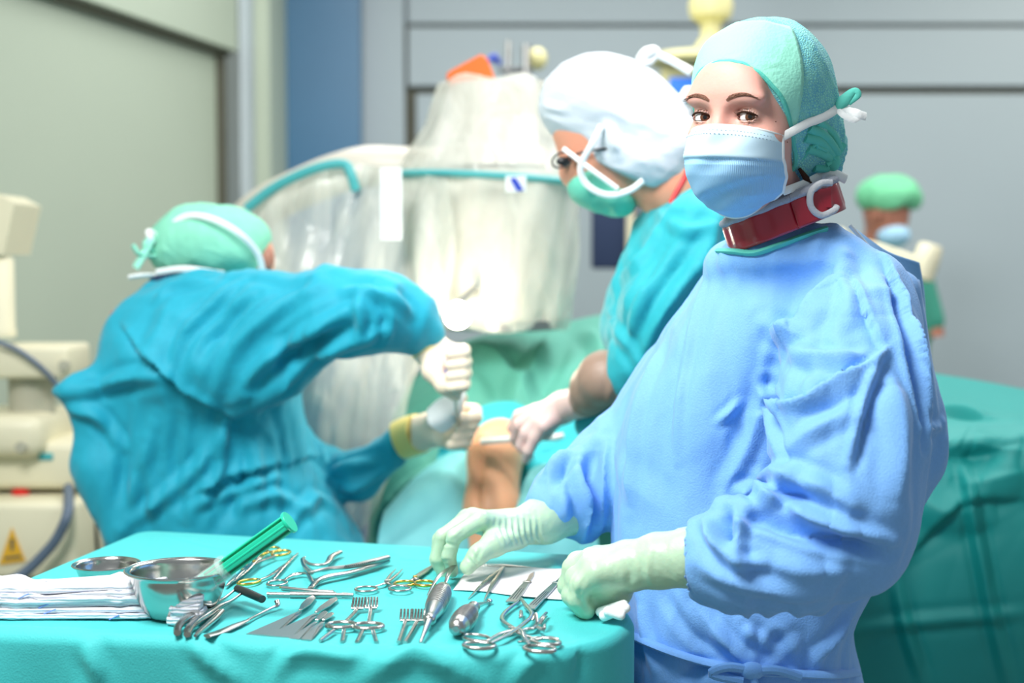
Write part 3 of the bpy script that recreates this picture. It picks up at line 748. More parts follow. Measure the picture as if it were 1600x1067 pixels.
# green drape behind and around the knee
ctrl = [[P(585, 760, 3.2), P(620, 640, 3.25), P(665, 575, 3.3), P(740, 528, 3.35), P(840, 515, 3.4), P(940, 492, 3.45), P(1060, 480, 3.5), P(1300, 500, 3.5)],
        [P(580, 800, 3.1), P(625, 690, 3.1), P(670, 640, 3.12), P(740, 590, 3.15), P(840, 585, 3.2), P(930, 570, 3.2), P(1060, 560, 3.3), P(1300, 560, 3.3)],
        [P(575, 850, 2.98), P(620, 760, 2.98), P(675, 700, 3.0), P(745, 660, 3.05), P(830, 650, 3.05), P(930, 650, 3.02), P(1060, 650, 3.0), P(1300, 650, 3.0)],
        [P(560, 930, 2.9), P(615, 840, 2.85), P(680, 790, 2.86), P(750, 760, 2.96), P(830, 750, 2.9), P(930, 760, 2.85), P(1060, 760, 2.8), P(1300, 760, 2.8)],
        [P(560, 1130, 2.85), P(610, 1080, 2.78), P(680, 1060, 2.75), P(750, 1050, 2.75), P(830, 1050, 2.72), P(930, 1050, 2.7), P(1060, 1050, 2.7), P(1300, 1050, 2.7)]]
G = patch(ctrl, 220, 160); Vf = G.reshape(-1, 3); Fq = grid_faces(161, 221)
Vf = Vf.copy(); Vf[:, 1] += .012*crumple(Vf, 7, 11, 3)
sk = Sculpt(Vf, Fq[:, ::-1])
for pts, a, w, k in [([(745, 540), (800, 600), (830, 640)], .02, .03, 'ridge'), ([(860, 530), (830, 590), (800, 640)], .02, .03, 'ridge'), ([(920, 520), (940, 560), (900, 620)], .018, .025, 'ridge'),
                     ([(640, 640), (700, 660), (760, 640)], .015, .03, 'valley'), ([(600, 800), (660, 720), (720, 680)], .02, .03, 'ridge'), ([(590, 850), (640, 770), (690, 730)], .02, .02, 'step')]:
    sk.line(pts, a, w, k)
Vf, Fq = sk.done()
dg = sheet('surgical_drape', Vf.reshape(161, 221, 3), M['drape_green'], None, .003)
tag(dg, 'green surgical drape spread around the exposed knee, behind both surgeons\' hands', 'surgical drape')
# darker opening around the knee
ctrl = [[P(690, 690, 2.93), P(720, 650, 2.98), P(760, 632, 3.0), P(800, 628, 3.0), P(850, 640, 2.97), P(940, 600, 2.9)],
        [P(680, 730, 2.9), P(720, 690, 2.9), P(760, 680, 2.93), P(800, 675, 2.93), P(860, 690, 2.9), P(950, 660, 2.84)],
        [P(670, 800, 2.85), P(720, 760, 2.85), P(760, 750, 2.88), P(810, 750, 2.87), P(870, 740, 2.82), P(960, 730, 2.78)],
        [P(660, 900, 2.82), P(720, 860, 2.8), P(760, 850, 2.8), P(810, 850, 2.8), P(880, 830, 2.75), P(970, 820, 2.72)]]
G = patch(ctrl, 100, 90); Vf = G.reshape(-1, 3).copy(); Vf[:, 1] += .015*crumple(Vf, 16, 5, 3)
dk = sheet('surgical_drape', Vf.reshape(G.shape), M['gown_teal2'], None, .003)
tag(dk, 'crumpled turquoise drape directly around the knee, over the green drape', 'surgical drape')
for (cc, lab) in (([[(600, 800, 2.84), (650, 745, 2.86), (700, 710, 2.86), (735, 705, 2.86)], [(590, 850, 2.74), (650, 800, 2.76), (700, 770, 2.78), (745, 760, 2.8)], [(580, 980, 2.68), (650, 960, 2.68), (710, 950, 2.68), (760, 940, 2.7)]],
                   'pale blue green absorbent sheet on the left of the knee'),
                  ([[(808, 790, 2.72), (830, 735, 2.74), (870, 722, 2.74), (920, 730, 2.74)], [(800, 840, 2.68), (830, 800, 2.68), (870, 800, 2.68), (930, 800, 2.68)], [(800, 900, 2.66), (830, 900, 2.66), (880, 900, 2.64), (940, 900, 2.64)]],
                   'pale blue absorbent pad on the right of the knee, beside the blue sleeve')):
    G = patch([[P(*q) for q in r] for r in cc], 60, 50); Vf = G.reshape(-1, 3).copy(); Vf[:, 1] += .006*crumple(Vf, 22, 9, 3)
    tag(sheet('absorbent_sheet', Vf.reshape(G.shape), M['absorbent'], None, .003), lab, 'absorbent sheet')
# big dark drape on the right
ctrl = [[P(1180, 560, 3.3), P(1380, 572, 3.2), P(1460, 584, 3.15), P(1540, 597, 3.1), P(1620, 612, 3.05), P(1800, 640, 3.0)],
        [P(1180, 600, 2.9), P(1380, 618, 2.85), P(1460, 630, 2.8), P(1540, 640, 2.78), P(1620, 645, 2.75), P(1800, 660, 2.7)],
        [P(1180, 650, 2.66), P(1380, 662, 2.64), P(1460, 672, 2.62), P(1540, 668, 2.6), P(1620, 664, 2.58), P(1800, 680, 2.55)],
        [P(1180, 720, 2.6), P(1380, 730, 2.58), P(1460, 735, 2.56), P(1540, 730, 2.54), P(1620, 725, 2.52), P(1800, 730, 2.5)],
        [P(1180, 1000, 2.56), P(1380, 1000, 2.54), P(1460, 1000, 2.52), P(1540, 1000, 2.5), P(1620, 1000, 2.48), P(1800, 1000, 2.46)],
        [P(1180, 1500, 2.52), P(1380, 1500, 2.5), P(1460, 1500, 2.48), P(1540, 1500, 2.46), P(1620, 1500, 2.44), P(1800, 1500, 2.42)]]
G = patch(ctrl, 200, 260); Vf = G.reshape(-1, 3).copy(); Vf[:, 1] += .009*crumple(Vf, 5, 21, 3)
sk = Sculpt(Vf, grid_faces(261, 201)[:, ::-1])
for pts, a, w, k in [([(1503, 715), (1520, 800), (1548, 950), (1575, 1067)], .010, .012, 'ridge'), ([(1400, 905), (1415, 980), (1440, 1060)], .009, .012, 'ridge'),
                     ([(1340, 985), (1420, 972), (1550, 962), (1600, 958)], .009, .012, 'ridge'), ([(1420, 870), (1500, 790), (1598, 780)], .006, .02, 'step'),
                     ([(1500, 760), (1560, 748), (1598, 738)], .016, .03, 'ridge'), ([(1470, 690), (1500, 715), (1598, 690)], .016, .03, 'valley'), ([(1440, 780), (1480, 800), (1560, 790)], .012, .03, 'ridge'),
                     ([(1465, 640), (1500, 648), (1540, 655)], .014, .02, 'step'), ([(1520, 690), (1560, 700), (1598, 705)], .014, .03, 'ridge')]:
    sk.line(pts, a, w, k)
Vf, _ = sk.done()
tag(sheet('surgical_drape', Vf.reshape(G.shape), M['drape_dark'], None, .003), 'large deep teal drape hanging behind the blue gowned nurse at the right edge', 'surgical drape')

# patient's bent knee
kn = Field((xt(700, 2.8), 2.55, .80), (xt(860, 2.8), 3.15, 1.16), .005)
kn.chain([P(772, 905, 2.74), P(768, 800, 2.78), P(773, 715, 2.82), P(782, 700, 2.9), P(790, 760, 3.04)], [.05, .054, .052, .056, .066], .02)
kn.ell(P(772, 700, 2.8), (.045, .04, .035), .02)
V, Fq = kn.mesh(); V = relax(V, Fq, 4)
sk = Sculpt(V, Fq); sk.line([(752, 690), (750, 720), (745, 760), (748, 800)], .006, .008, 'valley'); sk.line([(741, 690), (739, 730), (738, 770)], .004, .006, 'ridge')
V, Fq = sk.done()
pt = root('person', tuple(P(772, 905, 2.74)), 'bare orange stained bent knee of the patient poking out of the drapes', 'patient')
mesh_obj('leg', V, Fq, M['skin_leg'], pt)
rod = root('surgical_instrument', tuple(P(820, 690, 2.72)), 'pale pencil shaped instrument laid across the knee in gloved fingers', 'surgical instrument')
MB().sweep([P(752, 690, 2.74), P(790, 687, 2.72), P(800, 686, 2.715)], .006, n=12).build('tip', M['white_plastic'], rod)
MB().sweep([P(800, 686, 2.715), P(870, 683, 2.70), P(881, 680, 2.70)], [.0065, .0072, .005], n=12).build('grip', M['white_plastic'], rod)

# ============================================================ helpers for people
def row(py, x0, x1, d, t, yaw=0.0):
    c = P((x0+x1)/2, py, d); return (c[2], c[0], d, S((x1-x0)/2, d), t, yaw)
def legs(parent, x, y, top, w=.10, m=None, dx=.0):
    f = Field((x-.35, y-.25, 0), (x+.35, y+.3, top+.1), .012)
    for s in (-1, 1):
        f.chain([(x+s*w*.6, y, top), (x+s*w+dx, y, .48), (x+s*w+dx, y+.01, .1)], [.105, .08, .055], .02)
    V, Fq = f.mesh(); V = relax(V, Fq, 3); mesh_obj('trousers', V, Fq, m or M['trousers'], parent)
    for s in (-1, 1):
        f = Field((x+s*w+dx-.1, y-.25, 0), (x+s*w+dx+.1, y+.15, .2), .008)
        f.chain([(x+s*w+dx, y+.04, .045), (x+s*w+dx, y-.1, .04)], [.044, .04], .02)
        V, Fq = f.mesh(); mesh_obj('clog', relax(V, Fq, 2), Fq, M['white_plastic'], parent)
def sdf_obj(f, name, m, parent, it=3, crum=0.0, cs=18, seed=0, lines=(), fac=None, **kw):
    V, Fq = f.mesh(); V = relax(V, Fq, it)
    if crum: V = V + normals(V, Fq)*(crum*crumple(V, cs, seed))[:, None]
    if fac: V = V + normals(V, Fq)*(fac[0]*facet(V, fac[1], seed+3, 2, (1, 1, fac[2])))[:, None]; V = relax(V, Fq, 1)
    if lines:
        sk = Sculpt(V, Fq)
        for (pts, a, w, k) in lines: sk.line(pts, a, w, k)
        V, Fq = sk.done()
    return mesh_obj(name, V, Fq, m, parent, **kw)

# ============================================================ nurse in the blue gown
ND = 1.93
nurse = root('person', (P(1180, 533, ND)[0], ND, 0), 'nurse in pale blue gown and mint cap, looking at the camera across the instruments', 'person')
legs(nurse, P(1180, 533, ND)[0], ND, .75)
# --- gown (torso and both sleeves in one cloth)
f = Field((xt(815, 1.98), 1.48, .50), (xt(1500, 1.9), 2.26, 1.50), .0042)
rows = [row(352, 1178, 1300, 1.855, .060), row(366, 1150, 1325, 1.855, .08), row(382, 1126, 1352, 1.865, .10), row(410, 1108, 1392, 1.885, .128), row(440, 1098, 1424, 1.92, .150), row(480, 1070, 1430, 1.93, .168),
        row(530, 1036, 1436, 1.94, .178), row(600, 992, 1448, 1.95, .185), row(660, 972, 1452, 1.95, .185), row(720, 958, 1450, 1.95, .18), row(790, 955, 1425, 1.94, .175), row(860, 958, 1390, 1.93, .17),
        row(930, 968, 1352, 1.92, .165), row(985, 973, 1332, 1.92, .162), row(1040, 972, 1336, 1.92, .166), row(1090, 968, 1345, 1.92, .17), row(1290, 985, 1370, 1.93, .18), row(1480, 990, 1380, 1.93, .19)]
f.loft(rows, .012, p=2.3)
# far sleeve, hidden shoulder to puffed cuff
f.chain([P(1150, 500, 2.05), P(1058, 608, 2.06), P(958, 735, 2.03), P(893, 775, 1.99)], [.055, .060, .068, .058], .02)
f.chain([P(900, 790, 2.0), P(915, 835, 1.99)], [.045, .018], .03)
f.cone(P(880, 790, 1.98), P(858, 800, 1.97), .043, .038, .02)
# near sleeve
f.chain([P(1340, 488, 1.80), P(1338, 565, 1.72), P(1324, 680, 1.66), P(1312, 790, 1.62)], [.078, .088, .092, .086], .007)
f.chain([P(1312, 832, 1.62), P(1240, 866, 1.615), P(1165, 869, 1.62), P(1120, 872, 1.628)], [.080, .071, .064, .054], .010)
f.cone(P(1330, 860, 1.63), P(1388, 896, 1.64), .050, .012, .03)
f.cone(P(1150, 800, 1.62), P(1105, 828, 1.625), .030, .012, .02); f.cone(P(1180, 790, 1.60), P(1235, 770, 1.60), .020, .022, .02)
# loose back panel
f.loft([row(432, 1385, 1438, 1.98, .05), row(480, 1390, 1432, 1.98, .08), row(560, 1400, 1444, 1.97, .09), row(645, 1400, 1462, 1.95, .09), row(715, 1400, 1464, 1.94, .08), row(760, 1390, 1444, 1.93, .06), row(800, 1385, 1432, 1.92, .03)], .012)
f.cone(P(940, 884, 1.67), P(1012, 876, 1.65), .055, .055, .003, 's'); f.cone(P(1040, 874, 1.645), P(1112, 870, 1.63), .040, .038, .003, 's')
f.cone(P(780, 830, 1.94), P(812, 820, 1.93), .042, .040, .004, 's')
lines = [
 # sleeve head and armhole
 ([(1334, 437), (1350, 480), (1368, 520), (1377, 546)], .006, .008, 'step'),
 ([(1377, 548), (1340, 575), (1290, 604), (1240, 628), (1196, 640)], .012, .010, 'step'),
 ([(1377, 548), (1362, 590), (1345, 640), (1325, 725)], .007, .006, 'ridge'),
 ([(1392, 560), (1376, 600), (1358, 650), (1338, 740)], .007, .007, 'valley'),
 ([(1316, 402), (1295, 450), (1262, 505), (1214, 548)], .012, .016, 'ridge'),
 ([(1316, 402), (1322, 450), (1330, 500)], .010, .014, 'ridge'),
 ([(1196, 508), (1222, 520), (1262, 528)], .012, .012, 'ridge'),
 ([(1214, 550), (1200, 600), (1206, 660), (1224, 730)], -.012, .010, 'ridge'),
 ([(1224, 540), (1270, 560), (1330, 560), (1370, 552)], .009, .012, 'ridge'),
 ([(1240, 650), (1290, 640), (1350, 605)], .007, .012, 'valley'),
 ([(1235, 700), (1290, 660), (1340, 640)], .006, .012, 'ridge'),
 # forearm folds
 ([(1122, 784), (1165, 770), (1200, 772), (1260, 800), (1330, 830), (1392, 850)], .013, .011, 'ridge'),
 ([(1140, 800), (1200, 815), (1270, 838), (1340, 850), (1390, 862)], -.012, .010, 'ridge'),
 ([(1180, 752), (1230, 742), (1280, 760), (1330, 790)], .012, .012, 'ridge'),
 ([(1172, 772), (1225, 768), (1290, 798)], -.009, .008, 'ridge'),
 ([(1128, 800), (1135, 828), (1150, 842)], -.016, .009, 'ridge'),
 ([(1100, 812), (1120, 850), (1150, 878), (1190, 880)], .010, .008, 'ridge'),
 ([(1160, 800), (1150, 850), (1158, 890)], .010, .009, 'ridge'),
 ([(1090, 880), (1140, 905), (1200, 920), (1300, 925)], .007, .012, 'ridge'),
 ([(1200, 880), (1270, 895), (1350, 890)], .006, .016, 'ridge'),
 ([(1395, 600), (1405, 700), (1400, 790)], .008, .018, 'ridge'),
 # back panel
 ([(1395, 440), (1420, 530), (1438, 620), (1444, 700)], -.012, .008, 'ridge'),
 ([(1380, 400), (1402, 450), (1430, 540), (1452, 640)], .008, .008, 'step'),
 ([(1440, 670), (1460, 668), (1474, 660)], .008, .008, 'ridge'),
 # chest
 ([(1040, 530), (1010, 600), (990, 680), (985, 800)], .006, .012, 'ridge'),
 ([(1100, 430), (1080, 520), (1062, 620), (1058, 720)], .004, .008, 'ridge'),
 ([(1155, 628), (1140, 645), (1122, 660)], .006, .006, 'ridge'),
 ([(1192, 520), (1180, 600), (1160, 690), (1112, 790)], .006, .016, 'valley'),
 ([(1195, 600), (1170, 690), (1130, 770)], .007, .012, 'ridge'),
 ([(960, 700), (990, 760), (1040, 800)], .003, .02, 'ridge'),
 # far sleeve
 ([(895, 704), (870, 722), (852, 745)], .008, .009, 'ridge'), ([(905, 712), (900, 745), (912, 790), (910, 845)], .012, .009, 'ridge'),
 ([(892, 730), (872, 745), (868, 760)], -.010, .008, 'ridge'), ([(930, 700), (918, 760), (928, 820)], -.010, .010, 'ridge'), ([(950, 690), (945, 760), (935, 830)], .008, .009, 'ridge'),
 ([(880, 775), (882, 810), (895, 845)], .008, .008, 'ridge'),
 # waist
 ([(1165, 940), (1172, 990), (1176, 1040)], .007, .008, 'ridge'), ([(1200, 945), (1190, 1000), (1180, 1042)], .005, .008, 'ridge'),
 ([(1090, 950), (1130, 1000), (1168, 1042)], .006, .009, 'ridge'), ([(1230, 950), (1215, 1000), (1185, 1044)], -.007, .009, 'ridge'), ([(1290, 955), (1240, 1010), (1190, 1046)], .006, .010, 'ridge'),
 ([(1040, 930), (1090, 1000), (1160, 1046)], -.005, .010, 'ridge'), ([(1332, 960), (1290, 1010), (1270, 1040)], .008, .010, 'ridge'), ([(1000, 940), (1010, 1000), (1030, 1060)], .005, .012, 'ridge'),
 ([(1060, 1060), (1100, 1035), (1140, 1042)], .006, .008, 'valley'),
]
gown = sdf_obj(f, 'gown', M['gown_blue'], nurse, 6, .0014, 14, 5, lines, fac=(.0075, .20, 2.6))
# neck binding: draped line over the gown
def on(o_sculpt, pts, off=0.001):
    out = []
    for p in pts:
        q = o_sculpt.hit(*p)
        if q is not None: out.append(q + (CAM-q)/np.linalg.norm(CAM-q)*off)
    return np.array(out)
gv = np.zeros(len(gown.data.vertices)*3, np.float32); gown.data.vertices.foreach_get('co', gv); gv = gv.reshape(-1, 3)+np.array(world_off(nurse))
gf = np.zeros(len(gown.data.polygons)*4, np.int32); gown.data.polygons.foreach_get('vertices', gf); GS = Sculpt(gv.astype(float), gf.reshape(-1, 4))
nb = on(GS, [(1124, 392), (1150, 393), (1180, 395), (1215, 384), (1250, 371), (1290, 358), (1318, 349), (1342, 352)], .001)
mb = MB(); mb.sweep(nb, .0068, n=8, flat=.6, smooth=6); mb.build('neck_binding', M['teal_band'], gown, label='mint neck binding')
# loose flap of the gown's back edge, and its tie
FP = patch([[P(1336, 358, 1.93), P(1385, 392, 1.97), P(1436, 410, 2.02)], [P(1368, 405, 1.90), P(1405, 440, 1.96), P(1444, 462, 2.03)], [P(1392, 450, 1.88), P(1418, 500, 1.95), P(1446, 535, 2.03)], [P(1405, 520, 1.90), P(1425, 570, 1.97), P(1440, 620, 2.03)]], 30, 40)
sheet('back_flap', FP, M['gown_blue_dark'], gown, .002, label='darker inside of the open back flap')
mb = MB(); mb.sweep([P(1328, 352, 1.86), P(1352, 380, 1.855), P(1376, 412, 1.84), P(1392, 440, 1.835)], .0028, n=8, flat=.5, up=np.array([0, -1., .3]), smooth=5); mb.build('back_tie', M['white'], gown)
# waist belt and knot
bl = on(GS, [(974, 985), (1010, 1003), (1060, 1022), (1110, 1036), (1172, 1048), (1240, 1052), (1300, 1054), (1338, 1050)], .004)
mb = MB(); mb.sweep(bl, .009, n=8, flat=.5, smooth=6); mb.build('belt', M['gown_blue'], gown)
kc = on(GS, [(1175, 1048)], .012)[0]
mb = MB(); mb.ball(kc, (.016, .012, .011)); mb.sweep([kc, kc+np.array([-.03, -.004, .006]), kc+np.array([-.05, .0, -.004]), kc+np.array([-.012, -.006, -.012])], .006, n=8, smooth=5)
mb.sweep([kc, kc+np.array([.03, -.004, .002]), kc+np.array([.06, .0, -.008])], .006, n=8, smooth=5); mb.sweep([kc, kc+np.array([.004, -.008, -.02]), kc+np.array([.016, -.008, -.06])], .005, n=8, smooth=5); mb.build('knot', M['gown_blue'], gown)

# --- head
HO = P(1180, 187, 1.80); th = math.radians(39); ro = math.radians(-3.0)
fw = np.array([-math.sin(th), -math.cos(th), -0.03]); fw /= np.linalg.norm(fw)
sd = np.array([math.cos(th), -math.sin(th), 0]); up = np.cross(sd, -fw); up /= np.linalg.norm(up)
if up[2] < 0: up = -up
sd2 = sd*math.cos(ro)+up*math.sin(ro); up2 = up*math.cos(ro)-sd*math.sin(ro); sd, up = sd2, up2
HR = np.array([sd, fw, up]).T          # local (x side, y forward, z up) -> world
def HW(V): return np.asarray(V, float).reshape(-1, 3) @ HR.T + HO
f = Field((-.10, -.12, -.25), (.10, .13, .15), .0016)
f.ell((0, -.012, .036), (.073, .093, .083), .02)
f.ell((0, .030, -.030), (.061, .058, .088), .02)
f.ell((0, .036, -.082), (.038, .040, .028), .025)
for s in (-1, 1):
    f.ell((s*.040, .050, -.028), (.021, .023, .021), .02)
    f.ell((s*.028, .076, .0215), (.026, .010, .0075), .014)
f.ell((0, .074, .035), (.045, .016, .03), .02)
f.cone((0, .080, .006), (0, .098, -.034), .0085, .0105, .012)
f.cone((0, -.025, -.07), (0, -.078, -.22), .045, .052, .03)
EYE = [np.array([s*.0315, .0685, .0]) for s in (-1, 1)]
for e in EYE:
    f.ell(e+np.array([0, .024, .001]), (.0195, .0155, .0115), .010, 's')
    f.ell(e, (.0150, .0142, .0136), .004)
for e in EYE:
    f.ell(e+np.array([0, .014, -.0002]), (.0146, .0120, .0047), .0012, 's')
    f.ell(e, (.0128, .0128, .0128), .0, 's')
for e in EYE:   # upper lid crease
    s = np.sign(e[0]); f.chain([e+np.array([-.011, .0098, .0075]), e+np.array([0, .0128, .0100]), e+np.array([.011, .0098, .0075])], [.0009]*3, .002, 's')
V, Fq = f.mesh(); V = relax(V, Fq, 3)
body = mesh_obj('body', HW(V), Fq, M['skin'], nurse)
HB = Sculpt(V.copy(), Fq)      # head-local surface for snapping
def hsnap(x, z, off=0.0006):
    r = HB.bvh.ray_cast(Vector((x, .3, z)), Vector((0, -1, 0)))
    q = np.array(r[0]); return q+np.array([0, off, 0])
def cam_local(): return (CAM-HO) @ HR
# eyes
M['iris'] = mat('brown iris', (98, 62, 40), 0.2, coat=1, vary=0.25, vscale=600); M['sclera'] = mat('eye white', (240, 234, 232), 0.15, coat=1); M['pupil'] = mat('pupil', (10, 8, 8), 0.1, coat=1)
for e in EYE:
    g = cam_local()-e; g /= np.linalg.norm(g)
    u = np.cross(g, [0, 0, 1]); u /= np.linalg.norm(u); w = np.cross(u, g)
    V = []; F = []; mi = []; n = 40; angs = [0, .08, .17, .20, .32, .44, .47, .52, .62, .8, 1.1, 1.5, 2.0, 2.6, 3.1]
    for a in angs:
        r_ = .0127+(.0004 if a < .5 else 0)
        for j in range(n):
            t = 2*math.pi*j/n; V.append(e+r_*(math.cos(a)*g+math.sin(a)*(math.cos(t)*u+math.sin(t)*w)))
    for i in range(len(angs)-1):
        for j in range(n): F.append((i*n+j, i*n+(j+1) % n, (i+1)*n+(j+1) % n, (i+1)*n+j)); mi.append(2 if angs[i] < .18 else 1 if angs[i] < .46 else 0)
    mesh_obj('eye', HW(V), np.array(F), None, body, mats=[M['sclera'], M['iris'], M['pupil']], mi=mi)
    s = np.sign(e[0])
    lx = np.linspace(-.0142, .0142, 9); pts = [e+np.array([x, 0, .0050*max(0, 1-(x/.0148)**2)]) for x in lx]
    pts = [q+np.array([0, math.sqrt(max(1e-6, .0152**2-(q[0]-e[0])**2*0.95-(q[2]-e[2])**2)), 0]) for q in pts]
    mb = MB(); rr_ = [.0004]+[.0013]*7+[.0008]; mb.sweep(HW(pts), rr_, n=6, smooth=4)
    for k in range(15):
        x = -.0128+.0256*k/14; b0 = e+np.array([x, math.sqrt(max(1e-6, .0152**2-x*x)), .0056*(1-(x/.0148)**2)])
        mb.sweep(HW([b0, b0+np.array([x*.12, .003, .0008]), b0+np.array([x*.3, .0052, .0035])]), [.0003, .00025, .0001], n=5)
    mb.build('eyelashes', M['hair'], body)
    lp = [e+np.array([x, math.sqrt(max(1e-6, .0149**2-x*x)), -.0046*max(0, 1-(x/.0148)**2)-.0002]) for x in lx]
    mb = MB(); mb.sweep(HW(lp), [.0002]+[.00035]*7+[.0002], n=6, smooth=4); mb.build('lower_lashes', M['hair'], body)
    # brow
    bx = [.012, .019, .028, .037, .044, .050]; bz = [.0185, .0225, .0248, .0250, .0228, .0195]
    pts = [hsnap(s*x, z, .0002) for x, z in zip(bx, bz)]
    mb = MB(); mb.sweep(HW(pts), [.0014, .0027, .0027, .0022, .0014, .0005], n=10, flat=.35, up=HR @ np.array([0, 1., 0]), smooth=5)
    rs = np.random.RandomState(3)
    for k in range(70):
        t = rs.rand(); i = min(4, int(t*5)); fr = t*5-i; x = bx[i]*(1-fr)+bx[i+1]*fr; z = bz[i]*(1-fr)+bz[i+1]*fr+(rs.rand()-.5)*.005*(1-t*.7)
        q = hsnap(s*x, z, .0008); d_ = np.array([s*(.003+.002*t), .0006, .0028*(1-t*1.4)])
        mb.sweep(HW([q, q+d_*.5, q+d_]), [.00028, .00022, .00008], n=4)
    mb.build('eyebrow', M['brow'], body)
for (px, py) in ((1230, 222), (1245, 262), (1212, 190)):
    v = (ray(px, py)) @ HR; o_ = cam_local(); r = HB.bvh.ray_cast(Vector(o_), Vector(v))
    if r[0]: MB().ball(HW([np.array(r[0])])[0], .0009, 10, 6).build('mole', M['brow'], body)
# hair at the nape, showing below the cap
mb = MB()
for k in range(14):
    t = k/13; a = np.array([.055+.002*t, -.018-.04*t, -.060-.02*t]); mb.sweep(HW([a, a+np.array([.004, -.006, -.012]), a+np.array([.001, -.012, -.026-.01*t])]), [.0022, .002, .0008], n=6, smooth=4)
mb.build('hair', M['hair'], body)

# --- cap
f = Field((-.13, -.19, -.16), (.13, .13, .17), .0022)
f.ell((0, -.020, .040), (.086, .106, .090), .02)
f.ell((0, -.045, .0), (.082, .085, .085), .02)
f.ell((.006, -.110, -.030), (.062, .052, .064), .03)
f.half((0, .086, .066), (0, .80, -.60), .004)
f.half((0, -.085, -.098), (0, .0, -1), .01)
V, Fq = f.mesh(); V = relax(V, Fq, 3); N_ = normals(V, Fq)
back = np.clip((.06-V[:, 1])/.12, 0, 1)
ang = np.arctan2(V[:, 0], -(V[:, 2]+.03-.08)); pole = np.array([.02, -.12, -.085])
dd = V-pole; rad = np.linalg.norm(dd, axis=1); az = np.arctan2(dd[:, 2], dd[:, 1])+np.arctan2(dd[:, 0], dd[:, 2]+.02)*.7
V = V+N_*(.0035*back*np.clip(1.25-rad/.17, 0, 1)*(1-2*np.abs(np.sin(az*9))))[:, None] + N_*(.0022*crumple(V, 26, 4))[:, None]
cap = mesh_obj('cap', HW(V), Fq, M['cap_net'], nurse)
CS = Sculpt(V.copy(), Fq)
def csnap(px, py, off=.0015):
    v = (ray(px, py)) @ HR; o_ = cam_local(); r = CS.bvh.ray_cast(Vector(o_), Vector(v))
    if r[0] is None: return None
    return HW([np.array(r[0])])[0] + (np.array(r[1]) @ HR.T)*off
def strip_on(snap, pts, name, m, parent, w, off=.0015, flat=.3, label=None):
    Q = [snap(x, y, off) for x, y in pts]; Q = np.array([q for q in Q if q is not None])
    if len(Q) < 2: return None
    Qs, _ = catmull(Q, np.zeros(len(Q)), 5)
    t = np.gradient(Qs, axis=0); t /= np.linalg.norm(t, axis=1)[:, None]
    mb = MB(); nn = (CAM-Qs.mean(0)); nn /= np.linalg.norm(nn)
    mb.sweep(Qs, w, n=10, flat=flat, up=nn); return mb.build(name, m, parent, label=label)
# front band: smooth panel laid over the cap (trapezoid), its rim
def cdir(az, el, off=.0015):
    az, el = math.radians(az), math.radians(el); c = np.array([0, -.02, .03]); d = np.array([math.sin(az)*math.cos(el), math.cos(az)*math.cos(el), math.sin(el)])
    r = CS.bvh.ray_cast(Vector(c+d*.4), Vector(-d)); q = np.array(r[0]); return HW([q+d*off])[0]
def hair_el(az):
    a_ = math.radians(az); c = np.array([0, -.02, .03])
    for el in np.arange(75, -70, -1.0):
        e_ = math.radians(el); d = np.array([math.sin(a_)*math.cos(e_), math.cos(a_)*math.cos(e_), math.sin(e_)])
        r = CS.bvh.ray_cast(Vector(c+d*.4), Vector(-d))
        if r[0] is None: continue
        q = np.array(r[0])
        if .8*(q[1]-.086)-.6*(q[2]-.066) > -.004: return el+1.5
    return -40
G = []
HE = {az: hair_el(az) for az in range(-75, 121, 5)}
azs = sorted(HE); he = lambda az: float(np.interp(az, azs, [HE[a] for a in azs]))
for v in np.linspace(0, 1, 18):
    G.append([cdir(-62+122*u, (64-8*u)*(1-v)+(he(-62+122*u)+.5)*v, .0016) for u in np.linspace(0, 1, 40)])
sheet('front_panel', np.array(G), M['mint'], cap, .001, label='smooth mint front panel')
def mix_snap(px, py, off):
    a = csnap(px, py, off); return a
mb = MB(); mb.sweep([cdir(az, he(az), .0008) for az in range(-75, 121, 5)], .0030, n=8, smooth=3); mb.build('rim', M['teal_band'], cap)
strip_on(csnap, [(1322, 165), (1326, 195), (1318, 225), (1305, 245), (1290, 256)], 'elastic', M['teal_band'], cap, .004, .001, .5, 'teal elastic gathering')
for k, pts in enumerate([[(1262, 232), (1285, 240), (1300, 252)], [(1258, 215), (1282, 222), (1302, 246)], [(1272, 262), (1290, 262), (1304, 256)], [(1264, 200), (1290, 215), (1308, 240)], [(1278, 190), (1300, 210), (1312, 236)]]):
    strip_on(csnap, pts, 'pleat', M['teal_band'], cap, .006, .0, .7)
q = csnap(1300, 250, 0.004)
mb = MB(); mb.ball(q, (.010, .008, .012)); mb.sweep([q, q+np.array([-.01, -.004, .014]), q+np.array([-.016, -.004, .024])], [.008, .010, .006], n=10, smooth=4, flat=.5); mb.build('knot', M['teal_band'], cap)

